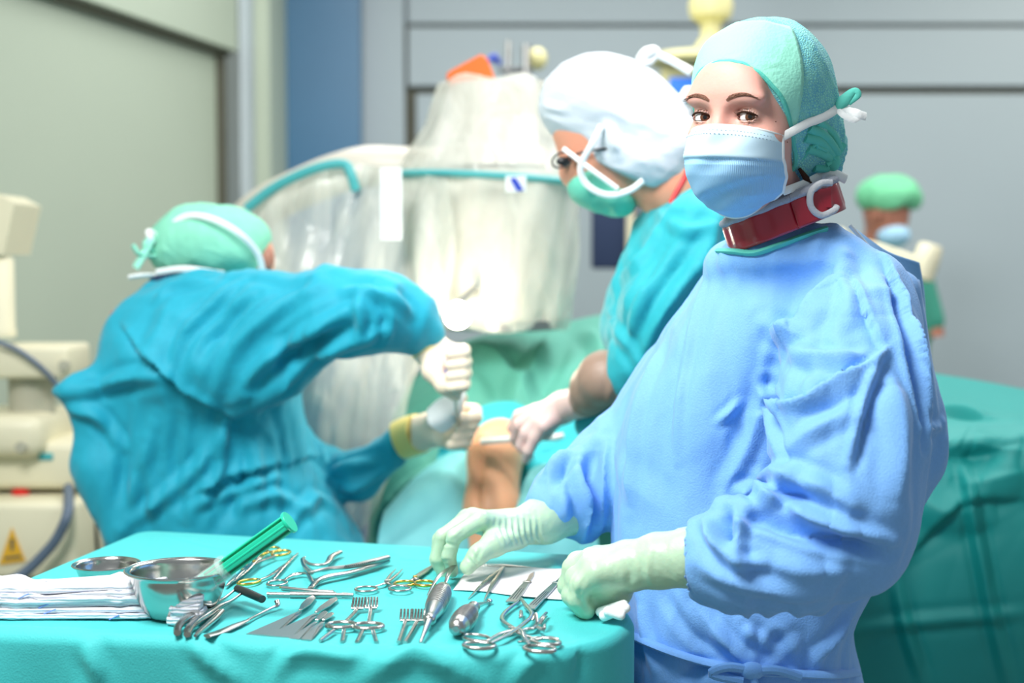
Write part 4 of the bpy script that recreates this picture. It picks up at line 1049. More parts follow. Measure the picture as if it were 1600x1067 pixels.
# --- mask: pleated sheet built in the head's own frame
nu, nv = 120, 110; G = np.zeros((nv+1, nu+1, 3))
vk = [0, .12, .35, .5, .62, .8, .92, 1]
zc = np.interp(np.linspace(0, 1, nv+1), vk, [-.012, -.022, -.046, -.058, -.071, -.096, -.114, -.122])
fy = np.interp(np.linspace(0, 1, nv+1), vk, [.096, .108, .113, .114, .109, .095, .080, .062])      # nose ridge forward reach
hw = np.interp(np.linspace(0, 1, nv+1), vk, [.060, .0615, .0625, .0630, .062, .055, .044, .032])
zs = np.interp(np.linspace(0, 1, nv+1), vk, [-.024, -.032, -.050, -.060, -.072, -.088, -.096, -.098])
by = np.interp(np.linspace(0, 1, nv+1), vk, [.032, .030, .028, .022, .018, .016, .020, .026])
for i in range(nv+1):
    v = i/nv
    for j in range(nu+1):
        u = -1+2*j/nu; au = abs(u)
        x = hw[i]*math.sin(u*math.pi/2*.96)*(1-.05*math.sin(math.pi*au)); sh_ = math.cos(u*math.pi/2*.96)
        nose = math.exp(-(u/.17)**2)*.010*max(0, 1-v*1.7) if v < .6 else 0
        y = by[i]+(fy[i]-by[i]-.010*max(0, 1-v*1.7))*sh_**.62+nose
        z = zs[i]+(zc[i]-zs[i])*sh_**.8
        # pleats: overlapping steps that splay from the sides
        for (vp, sl, am) in ((.40, .0, .0070), (.76, -.19, .012), (.93, -.18, .010)):
            t = (v-(vp+sl*u))*42
            y += am*(1/(1+math.exp(t*2)))*sh_**.5*.8 - am*.5*sh_**.5
        y += .0012*math.sin(u*9+v*14)*math.sin(v*9)*sh_
        G[i, j] = (x+.003, y, z)
Gw = HW(G.reshape(-1, 3)).reshape(G.shape)
def mask_mat():
    m, N, L, b = new_mat('mask ribbed fabric'); b.inputs['Roughness'].default_value = .8
    tc = N.new('ShaderNodeUVMap'); tc.uv_map = 'uv'; sx = N.new('ShaderNodeSeparateXYZ'); L.new(tc.outputs[0], sx.inputs[0])
    rg = N.new('ShaderNodeMapRange'); rg.inputs[1].default_value = .36; rg.inputs[2].default_value = .42; L.new(sx.outputs['Y'], rg.inputs[0])
    mx = N.new('ShaderNodeMix'); mx.data_type = 'RGBA'; mx.inputs[6].default_value = lin((190, 220, 236)); mx.inputs[7].default_value = lin((158, 204, 238)); L.new(rg.outputs[0], mx.inputs[0])
    w = N.new('ShaderNodeTexWave'); w.bands_direction = 'X'; w.inputs['Scale'].default_value = 26; L.new(tc.outputs[0], w.inputs['Vector'])
    m2 = N.new('ShaderNodeMix'); m2.data_type = 'RGBA'; m2.blend_type = 'MULTIPLY'; m2.inputs[7].default_value = (.86, .92, .97, 1)
    mu = N.new('ShaderNodeMath'); mu.operation = 'MULTIPLY'; L.new(w.outputs['Fac'], mu.inputs[0]); L.new(rg.outputs[0], mu.inputs[1])
    L.new(mu.outputs[0], m2.inputs[0]); L.new(mx.outputs[2], m2.inputs[6]); L.new(m2.outputs[2], b.inputs['Base Color'])
    bp = N.new('ShaderNodeBump'); bp.inputs['Distance'].default_value = .0006; bp.inputs['Strength'].default_value = .6; L.new(mu.outputs[0], bp.inputs['Height']); L.new(bp.outputs[0], b.inputs['Normal'])
    return m
mk = sheet('mask', Gw, mask_mat(), nurse, .0012)
uvl = mk.data.uv_layers.new(name='uv'); li = np.zeros(len(mk.data.loops), np.int32); mk.data.loops.foreach_get('vertex_index', li)
uv = np.stack([(li % (nu+1))/nu, (li//(nu+1))/nv], 1).astype(np.float32); uvl.data.foreach_set('uv', uv.ravel())
# white edge bindings + nose stitching
def edge(pts, name, w, m=M['white']):
    mb = MB(); mb.sweep(pts, w, n=8, flat=.5, up=HR @ np.array([0, 1., 0])); return mb.build(name, m, mk)
edge(Gw[0, ::3]+up*.0, 'edge_tape', .0022); edge(Gw[-1, ::3], 'edge_tape', .0018)
mb = MB(); mb.sweep(Gw[::3, -1], .0034, n=8, flat=.5, up=sd); mb.build('edge_tape', M['white'], mk)
mb = MB(); mb.sweep(Gw[::3, 0], .0034, n=8, flat=.5, up=sd); mb.build('edge_tape', M['white'], mk)
mb = MB()
for row_ in (7, 13):
    for j in range(8, nu-6, 3):
        a_, b_ = Gw[row_, j], Gw[row_, j+1]; mb.sweep([a_+fw*.0012, b_+fw*.0012], .0004, n=5)
mb.build('stitching', M['hose'], mk)
# tapes
tr = Gw[1, -1]; br = Gw[int(nv*.80), -1]
Q = [tr]+[csnap(x, y, .003) for x, y in ((1258, 192), (1275, 186), (1292, 178), (1304, 170))]; Q = [q for q in Q if q is not None]
q0 = Q[-1]; dirx = np.array([1, 0, 0.])
Q.append(q0+np.array([.006, .0, .004]))
mb = MB(); mb.sweep(Q, .0052, n=8, flat=.22, up=(CAM-HO)/np.linalg.norm(CAM-HO), smooth=5); mb.build('tie_tape', M['white'], mk)
dq = q0[1]
mb = MB()
mb.sweep([q0, P(1322, 172, dq), P(1340, 178, dq-.004), P(1353, 182, dq)], .0055, n=8, flat=.25, up=np.array([0, -1., .2]), smooth=5)
mb.sweep([q0, P(1318, 180, dq-.006), P(1334, 187, dq-.006), P(1344, 178, dq), P(1326, 170, dq+.004)], .004, n=8, flat=.25, up=np.array([0, -1., .2]), smooth=5); mb.build('tie_tape', M['white'], mk)
mb = MB(); mb.sweep([q0, P(1318, 158, dq), P(1334, 142, dq), P(1340, 148, dq), P(1326, 162, dq)], [.004, .008, .004, .005, .003], n=8, flat=.4, up=np.array([0, -1., .2]), smooth=5); mb.build('tie', M['teal_band'], cap)
q1 = csnap(1284, 270, .003)
q1 = q1 if q1 is not None else HW([[.07, -.05, -.09]])[0]
mb = MB(); mb.sweep([br, (br+q1)/2+sd*.004, q1], .0050, n=8, flat=.22, up=(CAM-HO)/np.linalg.norm(CAM-HO), smooth=5)
mb.sweep([q1, P(1300, 270, q1[1]-.004), P(1322, 280, q1[1])], [.007, .006, .0065], n=8, flat=.4, up=np.array([0, -1., .2]), smooth=5); mb.build('tie_tape', M['white'], mk)

# --- thyroid collar
cc = P(1224, 338, 1.832); n_ = 96
def collar_pt(a, h, grow=0.0):
    # a measured from camera-facing, tilt higher to the right
    rx, ry = .0705+grow, .070+grow
    x = math.sin(a)*rx; y = -math.cos(a)*ry
    fl = .004*h/.018
    return cc+np.array([x-.006*h/.018, y, h+x*.40+(-y)*.02])
G = np.array([[collar_pt(2*math.pi*j/n_, h, .0015*math.sin(j*.9)*(1 if abs(h) < .015 else 0)) for j in range(n_+1)] for h in np.linspace(-.019, .016, 10)])
col = sheet('collar', G, M['red'], nurse, .004, label='oxblood red protective neck collar with grey trim')
for h, r_, mm in ((.0185, .0042, 'greytrim'),):
    pts = np.array([collar_pt(2*math.pi*j/n_, h, .0) for j in range(n_+1)]); mb = MB(); mb.sweep(pts, .0052, n=10, flat=1.0); mb.build('trim', M[mm], col)
pts = np.array([collar_pt(2*math.pi*j/n_, .022, -.004) for j in range(n_+1)]); mb = MB(); mb.sweep(pts, .0035, n=10); mb.build('trim', M['greytrim'], col)
lc = P(1286, 311, collar_pt(.81, 0)[1]-.020); q = MB()
q.sweep([lc+np.array([.011, 0, .020]), lc+np.array([-.004, -.004, .019]), lc+np.array([-.016, -.004, .008]), lc+np.array([-.015, -.002, -.010]), lc+np.array([-.002, .0, -.020]), lc+np.array([.014, .004, -.014]), lc+np.array([.02, .012, -.008])], .0042, n=10, flat=.5, up=np.array([-.3, -1., 0]), smooth=6)
q.build('closure_loop', M['pads'], col, label='pale grey closure loop')
q = MB(); q.prism([lc+np.array(v) for v in ((-.009, .004, -.010), (.012, .006, -.010), (.011, .006, .014), (-.006, .004, .012))], .003, (0.2, 1, 0)); q.build('closure_tab', M['red'], col)
# strap running down the back
# --- gloves
def T3(px, py, z): return T(px, py, z)
f = Field((xt(660, 1.9), 1.78, .985), (xt(905, 2.0), 2.03, 1.17), .0022)
W = P(806, 826, 1.925)
f.chain([P(885, 800, 1.975), P(850, 812, 1.955), W], [.0345, .032, .0255], .012)
fing = [((752, 812, 1.875), (710, 838, 1.852), (701, 868, 1.856), (707, 893, 1.868), .0100),
        ((738, 808, 1.900), (692, 838, 1.888), (684, 872, 1.888), (693, 898, 1.893), .0105),
        ((730, 810, 1.925), (688, 842, 1.922), (682, 874, 1.922), (690, 896, 1.920), .0100),
        ((728, 816, 1.950), (694, 846, 1.950), (690, 872, 1.950), (697, 889, 1.945), .0092)]
for a_, b_, c_, e_, r_ in fing:
    f.cone(W+np.array([-.012, (a_[2]-1.91)*.35, 0]), P(*a_), .0200, .0135, .014)
for a_, b_, c_, e_, r_ in fing:
    f.chain([P(*a_), P(*b_), P(*c_), P(*e_)], [r_*1.22, r_*1.05, r_*.97, r_*.86], .0035)
f.chain([W+np.array([0, -.012, -.006]), P(772, 850, 1.868), P(747, 866, 1.848), P(730, 886, 1.845)], [.020, .0165, .0125, .0108], .009)
lines = [([(775+9*k, 812+4*(k % 2)-k*2), (778+9*k, 835), (784+9*k, 850)], -.0018, .0035, 'ridge') for k in range(8)] + [([(724, 822), (712, 834), (700, 842)], .001, .003, 'ridge'), ([(755, 850), (748, 866), (742, 880)], -.001, .003, 'ridge'), ([(738, 862), (744, 872), (750, 880)], -.0012, .0025, 'ridge'), ([(730, 870), (738, 879), (745, 886)], -.0010, .0022, 'ridge'),
     ([(690, 846), (700, 850), (712, 852)], -.0014, .0025, 'ridge'), ([(686, 872), (696, 876), (706, 876)], -.0012, .0025, 'ridge')]
sdf_obj(f, 'glove', M['glove'], nurse, 2, .0006, 60, 2, lines)
f = Field((xt(870, 1.7), 1.56, .985), (xt(1110, 1.65), 1.80, 1.16), .0022)
W = P(990, 884, 1.665)
f.chain([P(1096, 868, 1.63), P(1080, 871, 1.635), P(1030, 876, 1.65), W], [.0335, .0335, .0315, .0275], .012)
fing = [((935, 872, 1.705), (902, 878, 1.722), (893, 905, 1.728), (905, 930, 1.722), .0108),
        ((925, 876, 1.685), (896, 888, 1.698), (887, 915, 1.702), (901, 940, 1.698), .0112),
        ((924, 886, 1.662), (900, 902, 1.668), (893, 930, 1.670), (910, 952, 1.672), .0108),
        ((934, 896, 1.645), (908, 912, 1.648), (901, 936, 1.653), (916, 955, 1.662), .0105)]
for a_, b_, c_, e_, r_ in fing:
    f.cone(W+np.array([-.008, (a_[2]-1.675)*.3, 0]), P(*a_), .0225, .0155, .016)
for a_, b_, c_, e_, r_ in fing:
    f.chain([P(*a_), P(*b_), P(*c_), P(*e_)], [r_*1.4, r_*1.2, r_*1.1, r_*1.0], .006)
f.cone(P(945, 905, 1.67), P(960, 930, 1.675), .024, .014, .014); f.cone(P(922, 932, 1.69), P(962, 925, 1.68), .022, .019, .012)
f.chain([W+np.array([0, .02, -.004]), P(960, 905, 1.715), P(932, 925, 1.722), P(915, 938, 1.715)], [.018, .0155, .013, .011], .008)
lines = [([(905, 890), (893, 915), (905, 942)], -.001, .003, 'ridge'), ([(916, 900), (905, 930), (918, 955)], -.001, .003, 'ridge'), ([(1020, 850), (1012, 890), (1022, 915)], .001, .005, 'ridge'), ([(975, 865), (985, 900), (975, 930)], -.001, .005, 'ridge')]
gl2 = sdf_obj(f, 'glove', M['glove'], nurse, 2, .0007, 45, 8, lines)
ce = P(1083, 872, 1.634); mb = MB()
axd = P(1100, 868, 1.63)-P(1060, 873, 1.64); axd /= np.linalg.norm(axd); ux = np.cross(axd, [0, 0, 1]); ux /= np.linalg.norm(ux); uz = np.cross(ux, axd)
mb.ring(ce, ux*.0348, uz*.0348, .0016, 48, 8); mb.build('cuff_roll', M['glove'], gl2)
mb = MB(); mb.ring(ce+axd*.006, ux*.036, uz*.036, .004, 48, 8); mb.build('cuff', M['teal_band'], nurse, label='teal knitted cuff')

# ============================================================ left surgeon, seen from behind
D = 2.75
ls = root('person', (xt(330, D), D, 0), 'surgeon in turquoise gown seen from behind, bending at left with elbow raised', 'person')
legs(ls, xt(330, D), D, .72)
f = Field((xt(60, 2.7), 2.3, .62), (xt(700, 2.6), 3.15, 1.50), .006)
rows = [row(432, 262, 400, 2.74, .08), row(446, 228, 470, 2.73, .12), row(480, 188, 500, 2.72, .15), row(520, 163, 500, 2.72, .17), row(560, 153, 485, 2.72, .18), row(600, 142, 470, 2.73, .18), row(640, 128, 474, 2.74, .18),
        row(700, 130, 490, 2.75, .18), row(760, 146, 512, 2.75, .18), row(830, 166, 556, 2.75, .18), row(900, 166, 580, 2.75, .19), row(1140, 160, 590, 2.75, .2)]
f.loft(rows, .02, p=2.2)
f.chain([P(320, 500, 2.66), P(430, 500, 2.58), P(520, 492, 2.52), P(592, 488, 2.50), P(640, 505, 2.52), P(662, 522, 2.53)], [.095, .088, .078, .070, .052, .036], .025)
f.chain([P(300, 560, 2.62), P(400, 560, 2.58), P(470, 540, 2.56)], [.10, .085, .05], .04)
f.chain([P(440, 700, 2.84), P(500, 745, 2.84), P(560, 740, 2.80), P(628, 692, 2.76)], [.07, .055, .048, .034], .02)
f.chain([P(190, 600, 2.66), P(120, 608, 2.60), P(86, 612, 2.60)], [.05, .022, .008], .05)
f.chain([P(140, 640, 2.62), P(150, 730, 2.62), P(190, 830, 2.62)], [.03, .04, .04], .05)
lines = [
 ([(192, 512), (230, 560), (280, 600), (330, 632), (362, 648)], .012, .010, 'step'), ([(355, 650), (440, 600), (520, 545), (600, 520)], .014, .014, 'ridge'),
 ([(362, 640), (420, 560), (500, 510), (580, 470)], .012, .014, 'ridge'), ([(330, 620), (370, 540), (440, 480), (500, 445)], .010, .014, 'ridge'),
 ([(270, 580), (290, 520), (340, 470), (380, 440)], .010, .012, 'ridge'), ([(245, 470), (270, 450), (330, 440)], .010, .012, 'ridge'), ([(300, 600), (340, 520), (400, 460)], -.012, .012, 'ridge'), ([(390, 610), (450, 560), (540, 510)], -.012, .012, 'ridge'),
 ([(350, 655), (320, 720), (240, 790), (190, 830)], .010, .014, 'ridge'), ([(355, 660), (340, 740), (290, 810)], .010, .014, 'ridge'), ([(365, 655), (380, 740), (340, 825)], -.010, .014, 'ridge'), ([(230, 690), (210, 760), (195, 820)], .010, .016, 'ridge'),
 ([(300, 775), (380, 740), (490, 715)], .012, .012, 'step'), ([(310, 790), (390, 760), (440, 745)], .008, .010, 'ridge'), ([(380, 790), (430, 775), (480, 800)], .009, .014, 'ridge'), ([(440, 830), (490, 780), (520, 790)], .009, .014, 'ridge'),
 ([(90, 612), (150, 606), (200, 590), (260, 585)], .012, .014, 'ridge'), ([(110, 640), (150, 650), (190, 700)], .010, .012, 'ridge'), ([(560, 460), (565, 500), (560, 530)], .010, .010, 'ridge'), ([(585, 470), (600, 500), (590, 540)], -.010, .010, 'ridge'), ([(540, 455), (600, 460), (640, 490)], .010, .012, 'ridge'),
 ([(500, 740), (540, 730), (590, 720)], .010, .012, 'ridge'), ([(520, 770), (560, 760), (600, 735)], .008, .010, 'ridge'), ([(480, 640), (495, 690), (500, 720)], .008, .012, 'ridge')]
lines += [([(200+40*k, 640+6*k), (190+42*k, 720), (205+40*k, 820)], .005*(1 if k % 2 else -1), .012, 'ridge') for k in range(8)]
sdf_obj(f, 'gown', M['gown_teal'], ls, 3, .003, 10, 15, lines, fac=(.007, .2, 1.6))
hc = P(340, 384, 2.78)
f = Field(hc-.18, hc+.2, .005)
f.ell(hc, (.098, .10, .080), .02); f.ell(hc+np.array([.055, .03, -.035]), (.05, .06, .055), .03)
f.cone(hc+np.array([-.02, 0, -.03]), hc+np.array([-.06, 0, -.13]), .06, .06, .03)
V, Fq = f.mesh(); lb = mesh_obj('body', relax(V, Fq, 3), Fq, M['skin_tan'], ls)
MB().ball(P(419, 405, 2.71), (.012, .010, .022)).build('ear', M['skin_dark'], lb)
f = Field(hc-.2, hc+.2, .005)
f.ell(P(328, 374, 2.78), (.112, .118, .074), .02); f.ell(P(290, 395, 2.78), (.07, .09, .055), .03); f.ell(P(370, 385, 2.78), (.068, .1, .062), .03)
f.ell(P(345, 398, 2.78), (.09, .108, .052), .03)
f.half(P(416, 400, 2.78), (.85, 0, -.3), .004)
cp = sdf_obj(f, 'cap', mat('mint netting', (130, 208, 180), .75, bump=.5, bscale=150, vary=.06, vscale=40, fold=.004, fscale=16), ls, 3, .004, 22, 3)
mb = MB(); mb.sweep([P(250, 372, 2.705), P(285, 340, 2.69), P(325, 340, 2.66), P(370, 362, 2.655), P(402, 395, 2.68), P(412, 428, 2.70)], .006, n=8, flat=.4, up=np.array([0, -1., 0]), smooth=6); mb.build('tie_tape', M['white'], cp)
mb = MB(); mb.sweep([P(245, 425, 2.70), P(290, 420, 2.67), P(350, 428, 2.66)], .006, n=8, flat=.4, up=np.array([0, -1., 0]), smooth=6); mb.build('tie_tape', M['white'], cp)
mb = MB(); mb.sweep([P(248, 395, 2.72), P(228, 385, 2.7), P(238, 372, 2.7), P(222, 402, 2.7), P(212, 418, 2.7)], .010, n=8, flat=.5, smooth=5); mb.sweep([P(248, 400, 2.72), P(220, 398, 2.7), P(208, 384, 2.7)], .012, n=8, flat=.4, smooth=5); mb.build('bow', M['mint'], cp)
mb = MB(); mb.sweep([P(246, 430, 2.72), P(222, 430, 2.7), P(202, 433, 2.7)], .007, n=8, flat=.6, smooth=5); mb.build('mask_tie', M['white'], ls); mb = MB(); mb.sweep([P(248, 370, 2.72), P(232, 362, 2.7), P(240, 380, 2.7)], .006, n=8, smooth=5); mb.build('mask_tie', M['white'], ls)
mb = MB(); mb.sweep([P(244, 446, 2.73), P(268, 434, 2.71), P(298, 438, 2.70)], [.018, .020, .016], n=16, smooth=5); mb.build('collar', M['navy'], ls, label='navy shirt collar')
MB().sweep([P(176, 492, 2.72), P(190, 480, 2.71), P(206, 470, 2.71)], .006, n=10, smooth=4).build('apron_edge', M['red_blur'], ls)
# gloves
f = Field((xt(630, 2.5), 2.38, 1.10), (xt(765, 2.6), 2.62, 1.34), .0032)
W = P(672, 545, 2.54); f.chain([P(652, 520, 2.53), W], [.034, .031], .01)
for k in range(4):
    a = P(702, 548+17*k, 2.53); b = P(728-2*abs(k-1.5), 548+17*k, 2.50); c = P(724, 551+17*k, 2.465); e = P(704, 554+17*k, 2.462)
    f.cone(W, a, .026, .016, .012); f.chain([a, b, c, e], [.0135, .0125, .0115, .010], .003)
f.chain([W, P(676, 580, 2.50), P(694, 603, 2.48), P(712, 618, 2.48)], [.024, .018, .014, .011], .01)
g_ = sdf_obj(f, 'glove', M['glove_cream'], ls, 2)
MB().sweep([P(640, 508, 2.525), P(656, 524, 2.53), P(668, 540, 2.54)], [.037, .0365, .034], n=24, smooth=3).build('glove_cuff', M['glove_yellow'], g_)
f = Field((xt(640, 2.7), 2.55, 1.02), (xt(765, 2.75), 2.84, 1.24), .0032)
W = P(672, 672, 2.72); f.chain([P(640, 682, 2.75), W], [.038, .034], .01)
for k in range(4):
    a = P(710-4*k, 640+16*k, 2.69-.01*k); b = P(742-5*k, 642+14*k, 2.66-.008*k); c = P(744-6*k, 652+13*k, 2.63); e = P(722-6*k, 656+13*k, 2.62)
    f.cone(W, a, .028, .016, .012); f.chain([a, b, c, e], [.0145, .0135, .012, .0105], .003)
f.chain([W, P(690, 645, 2.65), P(706, 632, 2.63), P(722, 622, 2.63)], [.024, .018, .014, .011], .01)
g_ = sdf_obj(f, 'glove', M['glove_cream'], ls, 2)
MB().sweep([P(624, 688, 2.757), P(640, 682, 2.75), P(656, 677, 2.735)], [.0385, .040, .039], n=24, smooth=3).build('glove_cuff', M['glove_yellow'], g_)
ctrl = [[P(668, 640, 2.60), P(690, 622, 2.60), P(728, 612, 2.60)], [P(670, 662, 2.59), P(695, 650, 2.585), P(722, 635, 2.59)], [P(690, 676, 2.60), P(703, 668, 2.60), P(718, 650, 2.61)]]
tag(sheet('gauze_swab', patch(ctrl, 20, 20), M['white'], None, .006), 'small white gauze swab wrapped round the lower hand of the left surgeon', 'gauze')
dr = root('surgical_instrument', tuple(P(712, 612, 2.55)), 'surgical tool with a blue handle held between the two cream gloves of the left surgeon', 'surgical instrument')
MB().sweep([P(705, 560, 2.49), P(706, 590, 2.495), P(709, 612, 2.50)], [.009, .012, .010], n=14, smooth=3).build('handle', M['blue_plastic'], dr)
MB().sweep([P(709, 612, 2.50), P(716, 660, 2.60), P(728, 700, 2.72)], .0035, n=10).build('shaft', M['steel'], dr)

# ============================================================ middle surgeon bending to the left
D = 2.48
ms = root('person', (xt(1120, D), D+.05, 0), 'surgeon in turquoise gown and brightly lit white hood, bending over the knee', 'person')
legs(ms, xt(1120, D), D+.05, .72)
f = Field((xt(890, 2.4), 2.2, .62), (xt(1350, 2.5), 2.86, 1.60), .006)
rows = [row(278, 1055, 1130, 2.5, .06), row(300, 1030, 1165, 2.5, .09), row(330, 1006, 1200, 2.5, .13), row(370, 985, 1240, 2.5, .16), row(410, 966, 1265, 2.5, .17), row(460, 946, 1290, 2.5, .17), row(520, 934, 1300, 2.5, .17),
        row(560, 950, 1305, 2.5, .17), row(620, 975, 1310, 2.5, .17), row(700, 985, 1315, 2.5, .17), row(900, 990, 1320, 2.5, .18), row(1140, 985, 1325, 2.5, .19)]
f.loft(rows, .02, p=2.2)
f.chain([P(1090, 380, 2.36), P(1040, 480, 2.34), P(1015, 550, 2.36), P(985, 590, 2.38)], [.085, .075, .062, .045], .03)
f.chain([P(1040, 600, 2.55), P(980, 645, 2.52), P(925, 665, 2.55)], [.07, .055, .03], .03)
lines = [([(1000, 560), (1040, 480), (1100, 400), (1120, 340)], .012, .014, 'ridge'), ([(1020, 590), (1060, 500), (1110, 430)], -.012, .014, 'ridge'), ([(985, 540), (1010, 460), (1060, 380)], .010, .014, 'ridge'),
         ([(950, 480), (975, 530), (1000, 570)], .008, .012, 'ridge'), ([(960, 440), (990, 420), (1020, 370)], .008, .014, 'ridge'), ([(1030, 330), (1070, 360), (1120, 350)], .008, .012, 'ridge'), ([(975, 400), (965, 460), (960, 520)], -.008, .012, 'ridge'),
         ([(930, 660), (960, 640), (1000, 625)], .008, .010, 'ridge')]
sdf_obj(f, 'gown', M['gown_teal2'], ms, 3, .003, 11, 25, lines, fac=(.006, .18, 1.6))
f = Field(P(955, 230, D)-.24, P(955, 230, D)+.24, .0045)
f.ell(P(955, 190, D), (.105, .085, .10), .02)
f.ell(P(935, 245, D), (.062, .062, .075), .02, R=Matrix.Rotation(math.radians(35), 3, 'Y'))
f.cone(P(895, 258, D), P(888, 272, D), .012, .014, .015)
f.ell(P(950, 290, D), (.055, .05, .035), .025)
f.chain([P(1000, 240, D), P(1050, 290, D), P(1090, 330, D+.02)], [.06, .058, .075], .03)
mb_ = sdf_obj(f, 'body', M['skin_tan'], ms, 3)
MB().ball(P(880, 252, D-.045), (.012, .006, .008)).build('eye', M['black'], mb_)
# glasses
gs = MB(); gx = P(878, 250, D-.05); gs.ring(gx, np.array([.016, -.008, 0]), np.array([0.004, 0, .013]), .0018, 26, 6); gs.sweep([P(886, 247, D-.058), P(915, 236, D-.075), P(950, 232, D-.085)], .002, n=8)
gs.build('glasses', M['black'], ms)
f = Field(P(955, 210, D)-.26, P(955, 210, D)+.26, .0045)
f.ell(P(950, 168, D), (.122, .10, .094), .02, R=Matrix.Rotation(math.radians(12), 3, 'Y'))
f.ell(P(1003, 220, D), (.100, .09, .100), .03)
f.ell(P(960, 240, D), (.070, .086, .055), .03, R=Matrix.Rotation(math.radians(28), 3, 'Y'))
f.ell(P(1040, 240, D), (.05, .07, .05), .03); f.ell(P(992, 262, D), (.072, .088, .05), .03)
f.half(P(869, 234, D), (-.40, 0, -.92), .004)
hood = sdf_obj(f, 'cap', mat('white nonwoven hood', (206, 214, 222), .7, bump=.3, bscale=200, fold=.003, fscale=14), ms, 3, .003, 22, 6, [([(950, 200), (965, 240), (990, 290)], .008, .012, 'ridge'), ([(850, 165), (870, 170), (885, 175)], .004, .008, 'ridge')])
mb = MB(); mb.sweep([P(1000, 92, D), P(1010, 84, D-.03), P(1022, 80, D-.03), P(1030, 86, D-.03), P(1055, 98, D-.03), P(1080, 112, D-.03)], [.008, .012, .010, .007, .007, .008], n=10, smooth=5)
mb.sweep([P(1000, 92, D), P(1004, 98, D-.03), P(1016, 96, D-.03), P(1026, 86, D-.03)], .006, n=8, smooth=5); mb.build('tie', M['white'], hood)
mb = MB(); mb.sweep([P(1066, 160, D), P(1070, 150, D-.02), P(1076, 142, D-.02), P(1082, 156, D-.02)], .010, n=10, smooth=4); mb.build('tie', M['white'], hood)
f = Field(P(940, 290, D)-.14, P(940, 290, D)+.14, .004)
f.ell(P(925, 288, D), (.044, .066, .044), .02, R=Matrix.Rotation(math.radians(35), 3, 'Y')); f.ell(P(955, 312, D), (.045, .062, .03), .02, R=Matrix.Rotation(math.radians(20), 3, 'Y'))
msk = sdf_obj(f, 'mask', M['mask_mint'], ms, 3, .002, 40, 3, [([(925, 335), (928, 310), (935, 300)], .004, .006, 'valley'), ([(950, 338), (955, 322)], .003, .006, 'valley')])
mb = MB(); mb.sweep([P(940, 196, D-.098), P(925, 225, D-.100), P(908, 258, D-.088), P(912, 282, D-.082), P(930, 298, D-.082), P(955, 305, D-.082), P(985, 297, D-.086), P(1005, 282, D-.09)], .0055, n=8, flat=.5, up=np.array([0, -1., 0]), smooth=6); mb.build('mask_strap', M['white'], msk)
mb = MB(); mb.sweep([P(880, 232, D-.07), P(920, 262, D-.092), P(965, 295, D-.09)], .004, n=8, flat=.5, up=np.array([0, -1., 0]), smooth=6); mb.build('mask_strap', M['white'], msk)
mb = MB(); mb.sweep([P(1078, 262, D-.09), P(1066, 285, D-.1), P(1048, 318, D-.1)], .0055, n=10, smooth=5); mb.build('collar', M['red_blur'], ms, label='red collar edge')
# gloves: brown outer cuff, pinkish hand
f = Field((xt(880, 2.3), 2.22, 1.02), (xt(1010, 2.45), 2.58, 1.34), .0036)
f.chain([P(992, 590, 2.38), P(945, 590, 2.40), P(928, 606, 2.44), P(918, 622, 2.47)], [.043, .044, .040, .034], .015)
bg = sdf_obj(f, 'glove_cuff', M['glove_brown'], ms, 3, .001, 40, 2, [([(950, 560), (955, 600), (950, 630)], .002, .006, 'ridge'), ([(975, 560), (980, 600), (970, 625)], .002, .006, 'ridge')])
f = Field((xt(780, 2.5), 2.42, .98), (xt(940, 2.6), 2.78, 1.26), .0032)
W = P(880, 636, 2.56); f.chain([P(918, 624, 2.48), W], [.031, .028], .012)
kn_ = [((838, 642, 2.60), (812, 650, 2.63), (802, 668, 2.65), (815, 682, 2.66), .012), ((836, 652, 2.58), (812, 664, 2.60), (806, 682, 2.62), (822, 692, 2.63), .012),
       ((842, 660, 2.56), (822, 676, 2.57), (815, 696, 2.585), (826, 712, 2.60), .0115), ((850, 664, 2.54), (836, 684, 2.55), (826, 704, 2.56), (822, 718, 2.58), .0105)]
for a, b, c, e, r_ in kn_:
    f.cone(W, P(*a), .024, .015, .012); f.chain([P(*a), P(*b), P(*c), P(*e)], [r_*1.25, r_*1.1, r_, r_*.9], .003)
f.chain([W, P(850, 672, 2.60), P(825, 690, 2.64), P(806, 690, 2.67)], [.022, .017, .013, .011], .01)
sdf_obj(f, 'glove', M['glove_pink'], ms, 2, .0006, 50, 2, [([(890+8*k, 620), (894+8*k, 640), (898+8*k, 655)], .002, .004, 'ridge') for k in range(4)])

# ============================================================ distant assistant
D = 4.9
rs_ = root('person', (xt(1390, D), D, 0), 'distant assistant in green cap and white mask, blurred behind the nurse at right', 'person')
legs(rs_, xt(1390, D), D, .8)
f = Field(P(1390, 300, D)-.5, P(1390, 300, D)+np.array([.5, .5, .2]), .009)
f.ell(P(1385, 330, D), (.078, .095, .10), .02); f.ell(P(1392, 365, D-.03), (.055, .06, .045), .02); f.cone(P(1375, 370, D+.02), P(1370, 430, D+.03), .055, .06, .02)
f.chain([P(1425, 440, D), P(1452, 520, D-.02), P(1470, 590, D-.1), P(1440, 640, D-.3)], [.06, .045, .038, .034], .02)
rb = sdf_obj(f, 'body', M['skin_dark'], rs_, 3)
f = Field(P(1388, 300, D)-.3, P(1388, 300, D)+.3, .008); f.ell(P(1388, 308, D), (.115, .125, .08), .02); f.half(P(1388, 329, D), (0, 0, -1), .01)
sdf_obj(f, 'cap', mat('green bouffant cap', (110, 196, 150), .75, vary=.1, vscale=30, fold=.004, fscale=18), rs_, 2, .006, 26, 3)
f = Field(P(1393, 368, D)-.25, P(1393, 368, D)+.2, .008); f.ell(P(1396, 368, D-.05), (.058, .06, .042), .02)
sdf_obj(f, 'mask', M['mask_blue'], rs_, 2)
